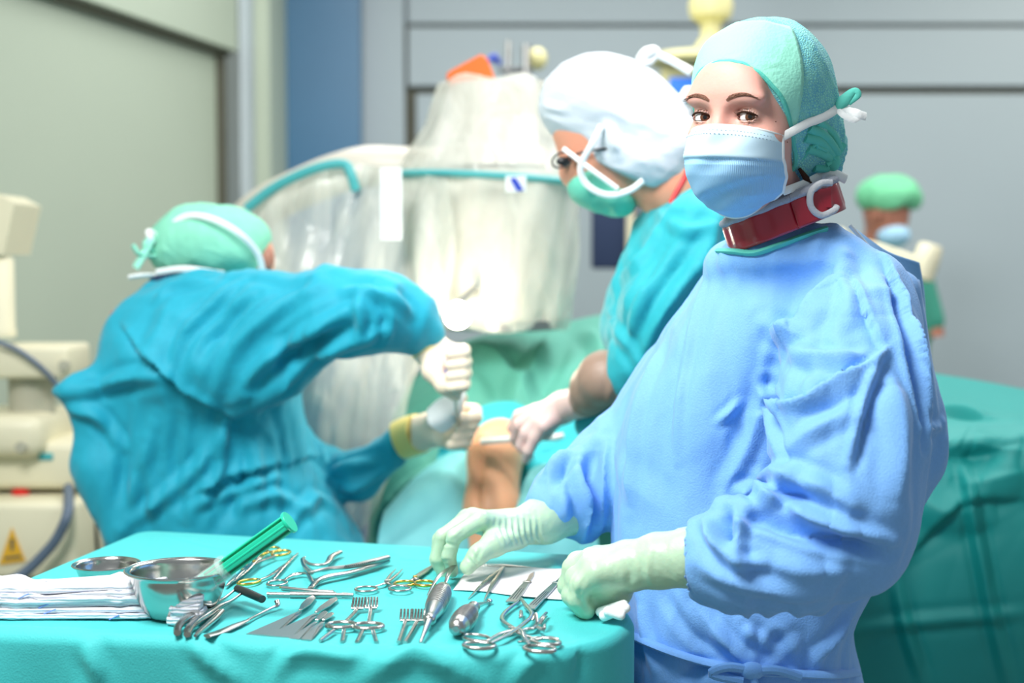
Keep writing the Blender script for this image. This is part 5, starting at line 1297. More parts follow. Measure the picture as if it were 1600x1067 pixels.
f = Field(P(1388, 500, D)-np.array([.4, .35, 1.0]), P(1388, 500, D)+np.array([.4, .35, .4]), .012)
f.loft([row(402, 1350, 1425, D, .08), row(425, 1328, 1448, D, .12), row(500, 1322, 1450, D, .14), row(700, 1325, 1455, D, .14), row(860, 1322, 1460, D, .15)], .02); f.chain([P(1425, 435, D), P(1448, 500, D-.01)], [.075, .062], .03)
sdf_obj(f, 'scrub_top', M['trousers'], rs_, 3, .004, 12, 3)
MB().ball(P(1372, 335, D-.08), (.01, .012, .02)).build('ear', M['skin_dark'], rb)

# ============================================================ instrument table and its drape
c_nl, c_nr, c_fr, c_fl = T(-60, 979), T(976, 968), T(915, 868), T(226, 829)
n_mid = [T(300, 993), T(600, 1012), T(860, 1014), T(945, 992)]
c_nl[0] -= .05; tabc = (c_nl+c_nr+c_fr+c_fl)/4
tb = root('instrument_table', (tabc[0], tabc[1], 0), 'steel instrument table standing under the turquoise drape', 'table')
MB().box((tabc[0], tabc[1]-.02, TZ-.05), (.64, .40, .04), bev=.01).build('table_top', M['steel_satin'], tb)
for sx in (-.28, .28):
    for sy in (-.16, .14):
        MB().sweep([(tabc[0]+sx, tabc[1]+sy, TZ-.06), (tabc[0]+sx, tabc[1]+sy, .0)], .014, n=14).build('leg', M['steel_satin'], tb)
poly = [c_nl[:2]]+[q[:2] for q in n_mid]+[c_nr[:2], c_fr[:2], c_fl[:2]]
def rounded(poly, r, n=12, m=60):
    out = []; k = len(poly)
    for i in range(k):
        a, b, c = np.array(poly[i-1]), np.array(poly[i]), np.array(poly[(i+1) % k]); u = (a-b)/np.linalg.norm(a-b); v = (c-b)/np.linalg.norm(c-b)
        p0, p1 = b+u*r, b+v*r
        for q in range(n+1):
            t = q/n; out.append((1-t)**2*p0+2*t*(1-t)*b+t*t*p1)
        nx = np.array(poly[(i+1) % k]); w = (b-nx)/np.linalg.norm(b-nx); p2 = nx+w*r
        for q in range(1, m): out.append(p1+(p2-p1)*q/m)
    return np.array(out)
RP = rounded(poly, .025); ctr = RP.mean(0); n = len(RP)
dn = np.roll(RP, -1, 0)-np.roll(RP, 1, 0); dn /= np.linalg.norm(dn, axis=1)[:, None]; on_ = np.stack([dn[:, 1], -dn[:, 0]], 1)
if ((RP-ctr)*on_).sum() < 0: on_ = -on_
V = []; s_arc = np.cumsum(np.r_[0, np.linalg.norm(np.diff(RP, axis=0), axis=1)])
for k in range(1, 61):
    t = k/60; q = ctr+(RP-ctr)*t; V.append(np.c_[q, np.full(n, TZ)])
for k in range(1, 9):
    a = k/8*math.pi/2; V.append(np.c_[RP+on_*.014*math.sin(a), np.full(n, TZ-.014*(1-math.cos(a)))])
for k in range(1, 60):
    h = k/59*.55; w = np.sin(s_arc*14+1)*.5+np.sin(s_arc*31+h*3)*.3+np.sin(s_arc*53+2)*.15
    V.append(np.c_[RP+on_*(.014+(.02*h+w[:, None]*.030*min(1, h*5))*np.clip((.10-RP[:, :1])/.06, .0, 1)), np.full(n, TZ-.014-h)])
nr = len(V); V = np.vstack([[list(ctr)+[TZ]]]+V); Fq = []
i, j = np.meshgrid(np.arange(nr-1), np.arange(n), indexing='ij'); i = i.ravel(); j = j.ravel()
Fq = np.stack([1+i*n+j, 1+i*n+(j+1) % n, 1+(i+1)*n+(j+1) % n, 1+(i+1)*n+j], 1)
top = V[:, 2] > TZ-.0005
V[:, 2] -= np.where(top, .0012*np.abs(crumple(V, 14, 31)), 0)
fe = np.interp(V[:, 0], [c_nl[0]]+[q[0] for q in n_mid]+[c_nr[0]], [c_nl[1]]+[q[1] for q in n_mid]+[c_nr[1]])
rise = np.interp(V[:, 0], [-.62, -.38, -.2, .05, .13], [.0050, .0045, .003, .002, .0])
V[:, 2] += np.where(V[:, 2] > TZ-.02, rise*np.exp(-((V[:, 1]-fe-.002)/.010)**2), 0)
rimd = np.min(np.linalg.norm(V[:, None, :2]-RP[None, ::6], axis=2), axis=1)
Fl = [tuple(f) for f in Fq]+[(0, 1+jj, 1+(jj+1) % n) for jj in range(n)]
nn = normals(V, Fq)
if nn[5, 2] < 0: Fq = Fq[:, ::-1]; Fl = [tuple(f)[::-1] for f in Fl]
sk = Sculpt(V, Fq)
for pts, a, w, k in [([(130, 1008), (145, 1030), (160, 1066)], .006, .012, 'ridge'), ([(300, 1003), (320, 1025), (380, 1066)], .006, .012, 'ridge'), ([(430, 1060), (445, 1035), (480, 1018), (560, 1030)], .005, .010, 'ridge'), ([(560, 1066), (600, 1040), (650, 1018), (700, 1040), (760, 1066)], .006, .012, 'ridge'),
                     ([(800, 1066), (830, 1035), (850, 1030)], .005, .010, 'ridge'), ([(900, 1066), (910, 1035), (900, 1020)], .004, .010, 'valley'),
                     ([(860, 872), (870, 890)], .002, .008, 'ridge'), ([(260, 835), (350, 858), (440, 846)], .0016, .006, 'ridge'), ([(250, 840), (240, 868)], .0014, .006, 'ridge'), ([(600, 855), (640, 875), (700, 868)], .0012, .006, 'ridge')]:
    sk.line(pts, a, w, k)
V, _ = sk.done()
o_ = mesh_obj('table_drape', V, Fl, M['drape'], None); tag(o_, 'turquoise sterile drape covering the instrument table and hanging over its edge', 'surgical drape')
# turned up hem strip at the back right of the table
def c2(x, y, z=0.0): return T(x/3.2, 780+y/3.2, z)
def c3(x, y, z=0.0): return T(400+x/2.7586, 820+y/2.7586, z)
UZ = np.array([0, 0, 1.0])

# ---- bowls
def bowl(name, px, py, rpx, h, label):
    c = T(px, py); d = c[1]
    for _ in range(3):
        v = ray(px, py); t = (TZ+h-CAM[2])/v[2]; c = CAM+v*t
    r = S(rpx, c[1]); base = np.array([c[0], c[1], TZ+.0005])
    prof = [(.001, 0), (r*.50, 0), (r*.62, h*.08), (r*.78, h*.38), (r*.87, h*.72), (r*.90, h*.92), (r*.98, h*.96), (r*1.0, h*.985), (r*.985, h), (r*.89, h*.97), (r*.855, h*.72), (r*.765, h*.39), (r*.60, h*.11), (r*.48, h*.05), (.001, h*.045)]
    pr = np.array(prof); pr2, _ = catmull(pr, np.zeros(len(pr)), 3)
    rt = root(name, tuple(base), label, 'bowl', None)
    MB().lathe([tuple(q) for q in pr2], base, n=72).build('bowl_body', M['steel'], rt)
    MB().ring(base+UZ*h*.985, (r*.992, 0, 0), (0, r*.992, 0), .0014, 72, 8).build('rim', M['steel'], rt)
    return base, r
b1, r1 = bowl('steel_bowl', 166, 881, 52, .028, 'smaller shallow steel bowl on the turquoise drape, left of the syringe bowl')
b2, r2 = bowl('steel_bowl', 280, 888, 84, .056, 'larger deep steel bowl holding the green syringe')
# ---- syringe
sy = root('syringe', tuple(b2+UZ*.01), 'large green plunger syringe standing slanted in the bigger steel bowl', 'syringe')
def along(p, q, t): return p+(q-p)*t
s0 = b2+np.array([-.01, -.01, .010]); e_ = P(452, 816, b2[1]-.03)      # nozzle end, thumb end
ax = (e_-s0); L_ = np.linalg.norm(ax); ax /= L_
jt = L_*.47
MB().lathe([(.001, 0), (.003, 0), (.003, .012), (.0125, .016), (.0128, jt), (.0115, jt), (.0112, .02), (.001, .018)], s0, ax, n=32).build('barrel', M['plastic_clear'], sy, label='clear barrel')
MB().lathe([(.001, jt-.004), (.0155, jt-.004), (.0165, jt), (.0155, jt+.0035), (.012, jt+.004), (.001, jt+.004)], s0, ax, n=32).build('flange', M['plastic_clear'], sy)
MB().lathe([(.001, jt*.62), (.0112, jt*.62), (.0112, jt*.72), (.001, jt*.74)], s0, ax, n=28).build('stopper', M['syringe_green'], sy)
u_ = np.cross(ax, UZ); u_ /= np.linalg.norm(u_); w_ = np.cross(u_, ax)
pl = MB(); a_, b_ = s0+ax*jt*.72, s0+ax*(L_-.002); cc_ = (a_+b_)/2; Ln = np.linalg.norm(b_-a_)
Rm = np.array([ax, u_, w_]).T
pl.box(cc_, (Ln, .0225, .0030), R=Rm, bev=.001); pl.box(cc_, (Ln, .0030, .0225), R=Rm, bev=.001)
for s1 in (-1, 1): pl.box(cc_+w_*s1*.0095, (Ln, .012, .0025), R=Rm, bev=.001); pl.box(cc_+u_*s1*.0095, (Ln, .0025, .012), R=Rm, bev=.001)
pl.build('plunger', M['syringe_green'], sy, label='green plunger rod')
MB().lathe([(.001, L_-.002), (.0135, L_-.002), (.014, L_), (.0135, L_+.0015), (.001, L_+.0015)], s0, ax, n=32).build('thumb_rest', M['syringe_green'], sy)

# ---- gauze pads
def pad(c, sx, sy, th, yaw, seed, label, group, thread=None, mname='gauze'):
    r = np.random.RandomState(seed); nu, nv = 70, 40; V = []
    ph = r.rand(6)*6; cs, sn = math.cos(yaw), math.sin(yaw)
    prof = [(math.sin(a), math.cos(a)) for a in np.linspace(-math.pi/2, math.pi/2, 9)]
    # perimeter superellipse rings: bottom centre -> edge -> top centre
    per = 150; rings = [(t, -1) for t in (.02, .4, .8)]+[(1-.03*(1-cz_), sz_) for sz_, cz_ in prof]+[(t, 1) for t in (.93, .8, .65, .5, .35, .2, .02)]
    for (k, sz) in rings:
        for j in range(per):
            t = 2*math.pi*j/per; ct, st_ = math.cos(t), math.sin(t)
            x = abs(ct)**.28*np.sign(ct)*sx/2; y = abs(st_)**.28*np.sign(st_)*sy/2
            w = 1+.016*math.sin(5*t+ph[0])+.012*math.sin(13*t+ph[1])+.009*math.sin(31*t+ph[2])+.006*math.sin(57*t)
            x, y = x*k*w, y*k*w
            X_, Y_ = c[0]+x, c[1]+y; hz = min(1, (c[2]-TZ)/.02)
            z = sz*th/2 + hz*(.0030*math.sin(X_*38+.6)+.0018*math.sin(X_*95+Y_*60)+.0011*math.sin(X_*210-Y_*90))
            if sz > .9 and k < .9: z += (.0008*math.sin(X_*420+Y_*200)+.0007*math.sin(Y_*380+X_*90))
            V.append((c[0]+x*cs-y*sn, c[1]+x*sn+y*cs, c[2]+z))
    m_ = len(rings); F = []
    for a in range(m_-1):
        for j in range(per): F.append((a*per+j, a*per+(j+1) % per, (a+1)*per+(j+1) % per, (a+1)*per+j))
    F.append(tuple(range(per))[::-1]); F.append(tuple((m_-1)*per+j for j in range(per)))
    o = mesh_obj('gauze_swab', V, F, M[mname], None); tag(o, label, 'gauze', group)
    if thread:
        mb = MB(); pts = []
        for t in np.linspace(0, 1, 16):
            x = (thread[0]+thread[1]*t)*sx/2; y = -sy/2*(1.0)-.0016; zz = (-.5+t)*th*1.0
            pts.append((c[0]+x*cs-y*sn, c[1]+x*sn+y*cs, c[2]+zz))
        mb.sweep(pts, .0009, n=6, flat=.8); mb.build('marker_thread', M['blue_thread'], o, label='blue marker thread')
    return o
M['blue_thread'] = mat('blue thread', (120, 150, 222), .8)
names = ['lowest', 'second from the bottom', 'third from the bottom', 'fourth from the bottom', 'fifth from the bottom', 'topmost']
for k in range(6):
    th_ = .0072 if k < 5 else .009
    o_ = pad((-.522-.004*(k % 2), 1.688+.003*(k % 3), TZ+.0038+.0059*k), .232-.006*k+.006*(k % 2), .072-.002*k, .0056, .01*(k % 3), 40+k,
        'folded white gauze swab, %s of the wide pile at the front left' % names[k] if k not in (1, 2) else 'folded white gauze swab, %s of the wide front left pile' % names[k], 'white gauze swabs in the wide pile', (-.1-.12*k, .12) if k in (1, 2, 4) else ((.42, .1) if k == 0 else None))
for k in range(4):
    o_ = pad((-.380+.002*(k % 2), 1.652+.002*(k % 2), TZ+.0052+.0084*k), .042-.002*k, .052, .0078, -.04+.03*k, 60+k,
        'small rippled white gauze swab, %s of the narrow pile beside the bowls' % ('lowest', 'second from the bottom', 'third from the bottom', 'topmost')[k], 'white gauze swabs in the narrow pile')

# ---- instruments, each traced on the table top
def inst(name, c, label, cat='surgical instrument', group=None):
    c = np.asarray(c, float); return root(name, (c[0], c[1], TZ), label, cat, group)
def tube(pts, r, smooth=5, n=10, flat=.7):
    mb = MB(); mb.sweep(pts, r, n=n, smooth=smooth, flat=flat, up=UZ); return mb
def fring(c, d, rl, rs_, r=.0022):
    """finger ring; long axis along d on the table"""
    d = np.array([d[0], d[1], 0.]); d /= np.linalg.norm(d); e = np.cross(UZ, d)
    mb = MB(); mb.ring(c, d*rl, e*rs_, r, 36, 10); return mb
ST, SS, GD = M['steel'], M['steel_satin'], M['gold']
def scissors(name, label, ringA, ringB, pivot, tip, mr, mb_=None, z=.0035, rl=.0185, rs_=.0115, r=.0019, w=.0028, open_=.0):
    """ring-handled instrument; rings, pivot and tip as table points"""
    mb_ = mb_ or ST
    rt = inst(name, pivot, label)
    up_ = UZ*z
    for k, (rg_, s) in enumerate(((ringA, 1), (ringB, -1))):
        rg_ = np.asarray(rg_); d = pivot-rg_; d /= np.linalg.norm(d); e = np.cross(UZ, tip-pivot); e /= np.linalg.norm(e)
        rr = fring(rg_+up_*(.8+.4*k), d, rl, rs_, r); rr.build('finger_ring', mr, rt, label=('gilt finger ring' if mr is GD else None))
        a = rg_+d*rl
        ends = [a+up_*(.8+.4*k), along(a, pivot, .5)+up_*(.9+.2*k), pivot+up_*(1+.2*k)*1.0, along(pivot, tip, .5)-e*s*(.0022+open_*.5)+up_*(1+.0*k), tip-e*s*(.0006+open_)+up_*.9]
        tube(ends, [w*.9, w*.95, w*1.35, w*.9, w*.3], 5, 10, .55).build('blade' if k == 0 else 'blade', mb_, rt)
    MB().lathe([(.001, 0), (.0032, 0), (.003, .0012), (.001, .0016)], pivot+up_*1.2+UZ*.0018, n=18).build('pivot_screw', mr if mr is GD else SS, rt)
    return rt
# gilt-ring needle holders and scissors beside the bowl
scissors('needle_holder', 'gilt ring needle holder lying closest to the syringe bowl, jaws towards the camera', c2(1245, 288), c2(1355, 266), c2(1215, 372), c2(1128, 448), GD, z=.0035)
scissors('needle_holder', 'second gilt ring needle holder, to the right of the one closest to the bowl', c2(1405, 292), c2(1300, 300), c2(1270, 352), c2(1165, 440), GD, z=.0085)
rt = inst('surgical_scissors', c2(1400, 350), 'curved scissors with one gilt ring in front of the two gilt needle holders')
fring(c2(1245, 413, .0035), c2(1300, 400)-c2(1245, 413), .017, .011, .0019).build('finger_ring', GD, rt)
tube([c2(1290, 405, .0035), c2(1340, 385, .0035), c2(1400, 345, .004), c2(1425, 322, .004)], [.0022, .0024, .0028, .001], 6, 10, .6).build('blade', ST, rt)
rt = inst('surgical_scissors', c2(1400, 400), 'straight steel scissors with a single visible steel ring, left of the big rongeur')
fring(c2(1385, 420, .0035), c2(1440, 380)-c2(1385, 420), .0165, .012, .002).build('finger_ring', ST, rt)
tube([c2(1365, 400, .004), c2(1420, 335, .004), c2(1490, 268, .003)], [.0024, .003, .0012], 5, 10, .5).build('blade', ST, rt)
tube([c2(1415, 405, .0035), c2(1460, 382, .004), c2(1535, 370, .004)], [.0022, .0026, .0015], 5, 10, .6).build('shank', ST, rt)
# rongeur
rt = inst('bone_rongeur', c3(280, 200), 'large double action steel bone rongeur with ribbed handles, pointing away to the right')
tube([c3(568, 140, .012), c3(500, 158, .012), c3(400, 180, .011), c3(300, 190, .010), c3(235, 205, .009)], [.0052, .0058, .0046, .0036, .003], 6, 14, .65).build('handle', M['steel_satin'], rt)
tube([c3(566, 156, .006), c3(500, 180, .006), c3(400, 208, .006), c3(310, 225, .006), c3(262, 245, .005), c3(235, 275, .004)], [.005, .0055, .005, .0055, .0050, .0042], 6, 14, .7).build('handle', ST, rt)
mb = MB()
for k in range(16):
    a = c3(385+8.5*k, 178-1.6*k, .0150); mb.sweep([a+np.array([-.0002, -.0045, 0]), a+np.array([.0002, .0045, 0])], .0009, n=6)
mb.build('ribbing', M['steel_dark'], rt)
tube([c3(240, 208, .009), c3(210, 180, .010), c3(200, 150, .010), c3(208, 140, .010)], [.0032, .003, .003, .002], 6, 12, .7).build('jaw', ST, rt)
tube([c3(206, 150, .009), c3(235, 170, .009), c3(290, 172, .009), c3(312, 160, .008), c3(325, 138, .008), c3(362, 118, .008)], [.0025, .003, .0032, .0045, .005, .0042], 6, 12, .7).build('jaw', SS, rt)
tube([c3(246, 250, .005), c3(232, 225, .006), c3(215, 208, .006), c3(160, 212, .004), c3(120, 240, .004)], [.0028, .0025, .0024, .0022, .0015], 6, 10, .6).build('spring', ST, rt)
MB().lathe([(.001, 0), (.0042, 0), (.004, .002), (.001, .0026)], c3(240, 206, .0125), n=20).build('pivot_screw', SS, rt)
# rods
rt = inst('trocar_rod', c3(230, 302), 'straight silver rod with stepped tip lying across the drape, nearer of the two rods')
mb = MB(); mb.sweep([c3(48, 300, .0038), c3(56, 300, .0038)], .0034, n=14); mb.sweep([c3(56, 300, .0038), c3(148, 301, .0038)], .0030, n=14); mb.sweep([c3(148, 301, .004), c3(345, 302, .004)], .0040, n=14); mb.sweep([c3(345, 302, .0038), c3(372, 302, .0038)], .0028, n=14); mb.sweep([c3(372, 302, .0038), c3(420, 303, .0038)], [.0034, .0026], n=14)
mb.build('shaft', SS, rt)
rt = inst('trocar_rod', c3(230, 282), 'thinner silver rod with a pale golden tip, lying behind the stepped rod')
tube([c3(112, 272, .003), c3(230, 284, .0032), c3(335, 291, .0032)], .0028, 3, 12, 1).build('shaft', SS, rt)
tube([c3(103, 269, .003), c3(124, 273, .003)], [.0012, .0027], 2, 12, 1).build('tip', GD, rt, label='golden tip')
# silver clamp + gilt scissors in the middle
scissors('artery_forceps', 'small steel ring scissors open on the drape, middle of the table', c3(475, 288), c3(620, 291), c3(562, 262), c3(618, 200), ST, z=.004, rl=.0145, rs_=.0135, r=.0018, w=.0022, open_=.004)
scissors('needle_holder', 'gilt ring scissors whose tips lie under the right gloved fingers of the nurse', c3(640, 262), c3(727, 266), c3(686, 242), c3(768, 180), GD, z=.0035, rl=.0145, rs_=.013, r=.0019, w=.0030)
# tweezers
def tweezer(label, t1, t2, top, w=.0036, z=.004, mid=.5):
    rt = inst('tweezers', along(t1, top, .5), label)
    for t in (t1, t2):
        m_ = along(t, top, mid); tube([t+UZ*.0012, along(t, top, .25)+UZ*z, m_+UZ*z*1.3, along(t, top, .85)+UZ*z, top+UZ*z*.9], [.0006, w*.6, w, w*.8, w*.5], 5, 10, .35).build('arm', M['steel_satin'], rt)
    return rt
tweezer('flat steel tweezers held in the right gloved fingers of the nurse', c3(738, 308), c3(805, 300), c3(862, 196, .012), z=.010)
tweezer('pair of long steel tweezers open on the white paper', c3(915, 323), c3(982, 331), c3(1068, 192))
tweezer('thin closed steel forceps lying along the far edge of the white paper', c3(965, 172), c3(962, 180), c3(1185, 188), w=.0022, z=.002)
# scalpels
def scalpel(label, butt, neck, tip, bw, dark=False):
    rt = inst('scalpel', along(butt, tip, .5), label)
    d = neck-butt; L = np.linalg.norm(d); d /= L; e = np.cross(UZ, d); z0 = UZ*.0022
    mb = MB(); mb.prism([butt-e*bw+z0, butt+e*bw+z0, along(butt, neck, .7)+e*bw*.72+z0, neck+e*bw*.55+z0, neck-e*bw*.55+z0, along(butt, neck, .7)-e*bw*.72+z0], .0022, UZ)
    h = mb.build('handle', SS, rt, smooth=False); bv = h.modifiers.new('round', 'BEVEL'); bv.width = .0005; bv.segments = 2
    mb = MB()
    for k in (-.5, 0, .5): mb.sweep([along(butt, neck, .12)+e*bw*k+UZ*.0045, along(butt, neck, .62)+e*bw*k*.8+UZ*.0045], .0005, n=6)
    mb.build('groove', M['steel_dark'], h)
    mb = MB(); c_ = neck; mb.prism([c_-e*bw*.9+z0*1.2, c_+e*bw*.9+z0*1.2, c_+e*bw*.5+d*.006+z0*1.2, c_-e*bw*.5+d*.006+z0*1.2], .0018, UZ)
    mb.build('collar', ST, rt, smooth=False)
    mb = MB(); mb.prism([neck+e*bw*.35+z0*1.3+d*.004, along(neck, tip, .7)+e*bw*.5+z0*1.2, tip+z0, along(neck, tip, .6)-e*bw*.4+z0*1.2, neck-e*bw*.4+z0*1.3+d*.004], .0009, UZ)
    mb.build('blade', M['steel_dark'] if dark else ST, rt, smooth=False)
    return rt
scalpel('short grooved steel scalpel on the white paper, between the tweezers and the longer scalpel', c3(1100, 344), c3(1168, 258), c3(1200, 210), .0072)
scalpel('long grooved scalpel with dark blade pointing to the fist of the nurse', c3(1180, 374), c3(1292, 262), c3(1338, 220), .0066, True)
# rakes
def rake(label, handle, head_a, head_b, n_t=5, ringc=None, legs_=None, s=.0024):
    rt = inst('rake_retractor', along(head_a, head_b, .5), label)
    hd = along(head_a, head_b, .5)
    tube([handle+UZ*.004, along(handle, hd, .6)+UZ*.004, hd+UZ*.005], [s, s, s*.9], 3, 10, .8).build('shaft', ST, rt)
    tube([head_a+UZ*.005, head_b+UZ*.005], .0024, 0, 10, .8).build('head_bar', ST, rt)
    dd = (hd-handle); dd /= np.linalg.norm(dd)
    for k in range(n_t):
        a = along(head_a, head_b, (k+.05)/(n_t-.9)); r_ = MB(); r_.sweep([a+UZ*.006, a+dd*.006+UZ*.010, a+dd*.010+UZ*.016], [.0016, .0015, .0013], n=8); t_ = r_.build('tooth', ST, rt)
        r_ = MB(); r_.sweep([a+dd*.006+UZ*.009, a+dd*.0065+UZ*.0125], [.0013, .0008], n=8); r_.build('tip', M['steel_dark'], t_, label='dark tip')
    if ringc is not None:
        fring(ringc+UZ*.005, np.array([1., 0, 0]), .0165, .0125, .0030).build('finger_ring', ST, rt)
        for (a, b) in legs_: tube([a+UZ*.0045, b+UZ*.0035], s, 0, 10, .8).build('handle_bar', ST, rt)
    return rt
rake('ring handled rake retractor, left of the crossed pair at the near edge', c3(385, 432), c3(412, 378), c3(464, 378), 5, c3(369, 452), [(c3(335, 470), c3(276, 512)), (c3(380, 472), c3(371, 515))])
rake('ring handled rake retractor, right of the crossed pair at the near edge', c3(486, 436), c3(470, 376), c3(522, 376), 5, c3(484, 456), [(c3(458, 474), c3(434, 518)), (c3(505, 474), c3(519, 518))])
rake('small five toothed rake with plain shaft, left of the two small ones', c3(614, 520), c3(622, 430), c3(668, 430), 4)
rake('small toothed rake with plain shaft, beside the handle of the first awl', c3(642, 522), c3(670, 430), c3(722, 430), 5)
# fat handled curettes
def fat_handle(label, butt, neck, tip, rmax, spoon=False):
    rt = inst('bone_curette', along(butt, neck, .5), label, 'surgical instrument')
    d = neck-butt; L = np.linalg.norm(d); d /= L; c0_ = butt+UZ*(rmax)
    prof_ = [(.0005, 0), (rmax*.35, 0), (rmax*.42, L*.02), (rmax*.75, L*.07), (rmax*.95, L*.22), (rmax*1.0, L*.40), (rmax*.93, L*.58), (rmax*.74, L*.76), (rmax*.52, L*.88), (rmax*.50, L*.92), (rmax*.60, L*.95), (rmax*.42, L*1.0), (.0005, L)]
    pr_ = np.array(prof_); p2, _ = catmull(pr_, np.zeros(len(pr_)), 4)
    MB().lathe([tuple(q) for q in p2], c0_, d, n=32).build('handle', SS, rt)
    mb = MB()
    for k in range(11):
        t = .2+.045*k; rr = np.interp(t, [q[1]/L for q in prof_], [q[0] for q in prof_]); u1 = np.cross(d, UZ); u1 /= np.linalg.norm(u1); u2 = np.cross(u1, d)
        mb.ring(c0_+d*L*t, u1*rr*1.005, u2*rr*1.005, .0009, 30, 6)
    mb.build('grip_ring', SS, rt)
    tube([neck+UZ*rmax, along(neck, tip, .6)+UZ*.007, tip+UZ*.003], [rmax*.34, .0024, .0018], 4, 12, 1).build('shaft', ST, rt)
    if spoon: MB().ball(tip+UZ*.004, (.004, .0065, .003)).build('scoop', ST, rt)
    return rt
fat_handle('awl with a fat ribbed steel grip pointing at the camera, left of the two', c3(812, 312), c3(745, 462), c3(708, 522), .0128)
fat_handle('curette with a fat ribbed steel grip, scoop pointing away from the camera', c3(862, 500), c3(942, 398), c3(1006, 342), .0130, True)
# spatulas
def spatula(label, tip, neck, a, b, lw=.0052):
    rt = inst('bone_lever', along(tip, neck, .5), label)
    d = neck-tip; L = np.linalg.norm(d); d /= L; e = np.cross(UZ, d); mb = MB()
    mb.prism([tip+UZ*.003, along(tip, neck, .15)+e*lw+UZ*.003, along(tip, neck, .6)+e*lw*1.1+UZ*.004, neck+e*.002+UZ*.005, neck-e*.002+UZ*.005, along(tip, neck, .6)-e*lw*.9+UZ*.004, along(tip, neck, .15)-e*lw*.8+UZ*.003], .0016, UZ)
    o = mb.build('blade_tip', ST, rt, smooth=False); bv = o.modifiers.new('round', 'BEVEL'); bv.width = .0007; bv.segments = 3
    mb = MB(); mb.prism([neck+e*.0022+UZ*.0028, a+UZ*.0012, b+UZ*.0012, neck-e*.0022+UZ*.0028], .0016, UZ); mb.build('handle', M['steel_satin'], rt, smooth=False)
    return rt
spatula('flat wedge shaped steel bone lever, leftmost of the four fanned levers', c3(246, 318), c3(190, 388), c3(-44, 480), c3(70, 486), .006)
spatula('flat steel bone lever with the longest head, second from the left in the fan', c3(347, 324), c3(258, 398), c3(40, 486), c3(152, 496), .0058)
spatula('narrow steel bone lever, third from the left in the fan', c3(300, 384), c3(262, 432), c3(140, 500), c3(188, 502), .0046)
spatula('narrow steel bone lever, rightmost of the fan, next to the ringed rakes', c3(328, 390), c3(290, 432), c3(192, 503), c3(236, 505), .0042)
# curved hook with broad handle
rt = inst('bone_hook', c2(1240, 605), 'slim hook with a cupped end and flat handle, between gauze and bone levers')
tube([c2(1385, 508, .010), c2(1388, 530, .006), c2(1360, 542, .005), c2(1300, 572, .004), c2(1240, 604, .004)], [.0034, .003, .0020, .0018, .0022], 6, 10, .8).build('hook', ST, rt)
tube([c2(1240, 604, .004), c2(1180, 630, .004), c2(1100, 664, .004), c2(1034, 684, .004)], [.003, .0058, .0062, .0056], 5, 12, .4).build('handle', SS, rt)
# paired bone holding forceps with chrome handles
rt = inst('bone_forceps', c2(1050, 560), 'chromed curved handle forceps with a dark square head, leaning beside the gauze pile')
tube([c2(1175, 452, .016), c2(1120, 495, .012), c2(1060, 525, .012), c2(1000, 560, .012), c2(930, 600, .010), c2(892, 636, .008), c2(886, 668, .006)], [.0020, .0022, .004, .0052, .0055, .005, .0042], 6, 14, .85).build('handle', ST, rt)
tube([c2(1228, 455, .016), c2(1160, 505, .012), c2(1100, 535, .011), c2(1040, 575, .010), c2(975, 618, .008), c2(944, 650, .007), c2(936, 676, .005)], [.0018, .0022, .004, .0052, .0055, .005, .0042], 6, 14, .85).build('handle', ST, rt)
tube([c2(1110, 560, .008), c2(1070, 600, .006), c2(1010, 650, .005), c2(976, 682, .004)], [.004, .0042, .0034, .0022], 5, 12, .8).build('handle', ST, rt)
tube([c2(1186, 446, .017), c2(1240, 468, .016), c2(1312, 500, .014)], [.0052, .0056, .0052], 3, 12, .9).build('head', M['steel_dark'], rt, label='dark block head')
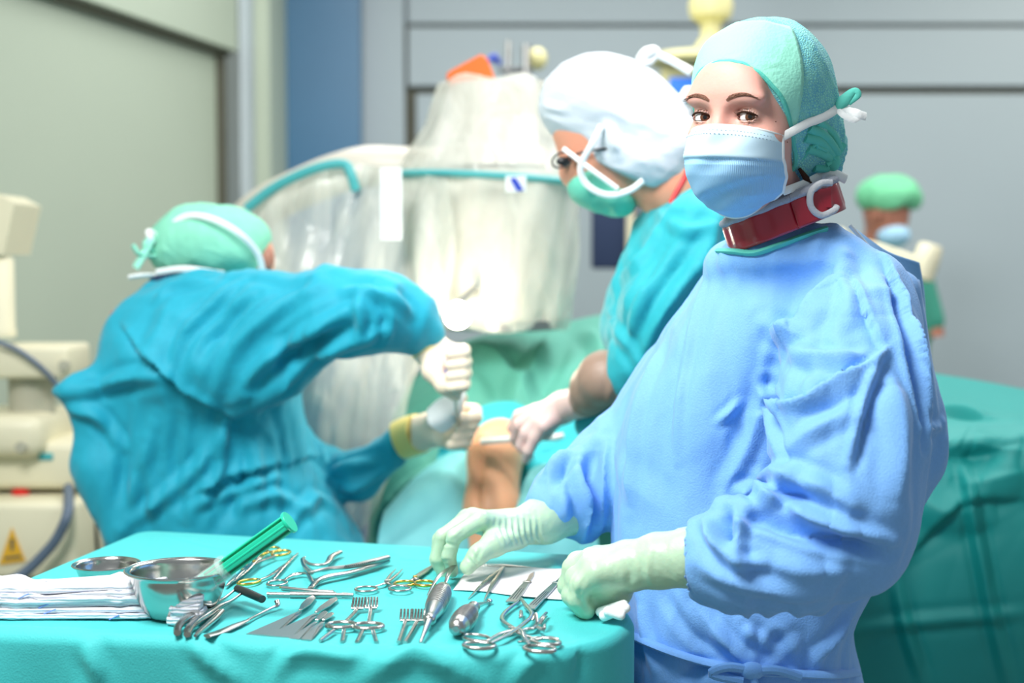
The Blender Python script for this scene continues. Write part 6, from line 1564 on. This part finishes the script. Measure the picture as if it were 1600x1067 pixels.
# ringed clamps at the right
def clamp(label, ra, rb_, path1, path2, jaw):
    rt = inst('towel_clamp', path1[len(path1)//2], label)
    for rg_, nx in ((ra, path1[0]), (rb_, path2[0])): fring(rg_+UZ*.0045, nx-rg_, .0175, .0115, .0022).build('finger_ring', ST, rt)
    tube([p+UZ*.005 for p in path1], [.0024]+[.003]*(len(path1)-2)+[.002], 6, 12, .7).build('arm', ST, rt)
    tube([p+UZ*.0075 for p in path2], [.0024]+[.003]*(len(path2)-2)+[.002], 6, 12, .7).build('arm', ST, rt)
    for j in jaw: tube([q for q in j], [.0022, .0026, .0014], 3, 8, .8).build('jaw', SS, rt)
    return rt
clamp('ring handled bone clamp with diamond shaped bowed arms, beneath the long scalpel', c3(952, 506), c3(962, 538), [c3(1000, 518), c3(1050, 490), c3(1110, 468), c3(1062, 430), c3(1076, 392), c3(1142, 338)],
      [c3(1010, 540), c3(1080, 505), c3(1150, 458), c3(1190, 415), c3(1165, 375), c3(1142, 342)], [[c3(1142, 372, .005), c3(1142, 392, .008), c3(1136, 402, .006)], [c3(1190, 410, .008), c3(1205, 385, .014), c3(1212, 420, .008)]])
clamp('ring handled bone clamp with toothed jaw, rightmost on the near edge of the drape', c3(1248, 520), c3(1222, 552), [c3(1205, 512), c3(1165, 500), c3(1130, 485), c3(1160, 470), c3(1195, 465), c3(1215, 440), c3(1252, 396)],
      [c3(1180, 548), c3(1160, 520), c3(1140, 482), c3(1090, 470)], [[c3(1215, 440, .006), c3(1238, 452, .010), c3(1246, 430, .012)], [c3(1225, 425, .01), c3(1240, 400, .014), c3(1253, 394, .010)]])
rt = inst('surgical_clamp', c3(1240, 490), 'curved steel ring clamp partly under the rightmost clamp')
tube([c3(1130, 505, .004), c3(1200, 496, .004), c3(1260, 486, .004), c3(1305, 490, .004)], [.002, .003, .003, .0015], 5, 10, .6).build('arm', ST, rt)
# ---- paper and folded swab
pp = [[c3(850, 284), c3(905, 206), c3(935, 172)], [c3(1000, 292), c3(1010, 220), c3(1030, 178)], [c3(1150, 312), c3(1150, 235), c3(1160, 186)], [c3(1330, 325), c3(1345, 240), c3(1352, 193)]]
G = patch([[q+UZ*.0012 for q in r] for r in pp], 24, 60); G[..., 2] += .0006*np.sin(G[..., 0]*90)
# scalpels and tweezers lie on it: keep it thin and low
G[..., 2] = np.minimum(G[..., 2], TZ+.0014)
tag(sheet('paper_sheet', G, M['paper'], None, .0005), 'white paper sheet lying under the tweezers and scalpels, beside the nurse\'s fist', 'paper')
f = Field(P(955, 952, 1.64)-.05, P(955, 952, 1.64)+.05, .0018)
for (a, b, r_) in (((938, 956, 1.655), (975, 944, 1.64), .006), ((944, 962, 1.64), (978, 950, 1.63), .0065), ((950, 955, 1.63), (970, 962, 1.625), .006)): f.cone(P(*a), P(*b), r_, r_*.9, .002)
V, Fq = f.mesh(); tag(mesh_obj('gauze_swab', relax(V, Fq, 2), Fq, M['white'], None), 'small crumpled white swab poking out under the left fist of the nurse', 'gauze')
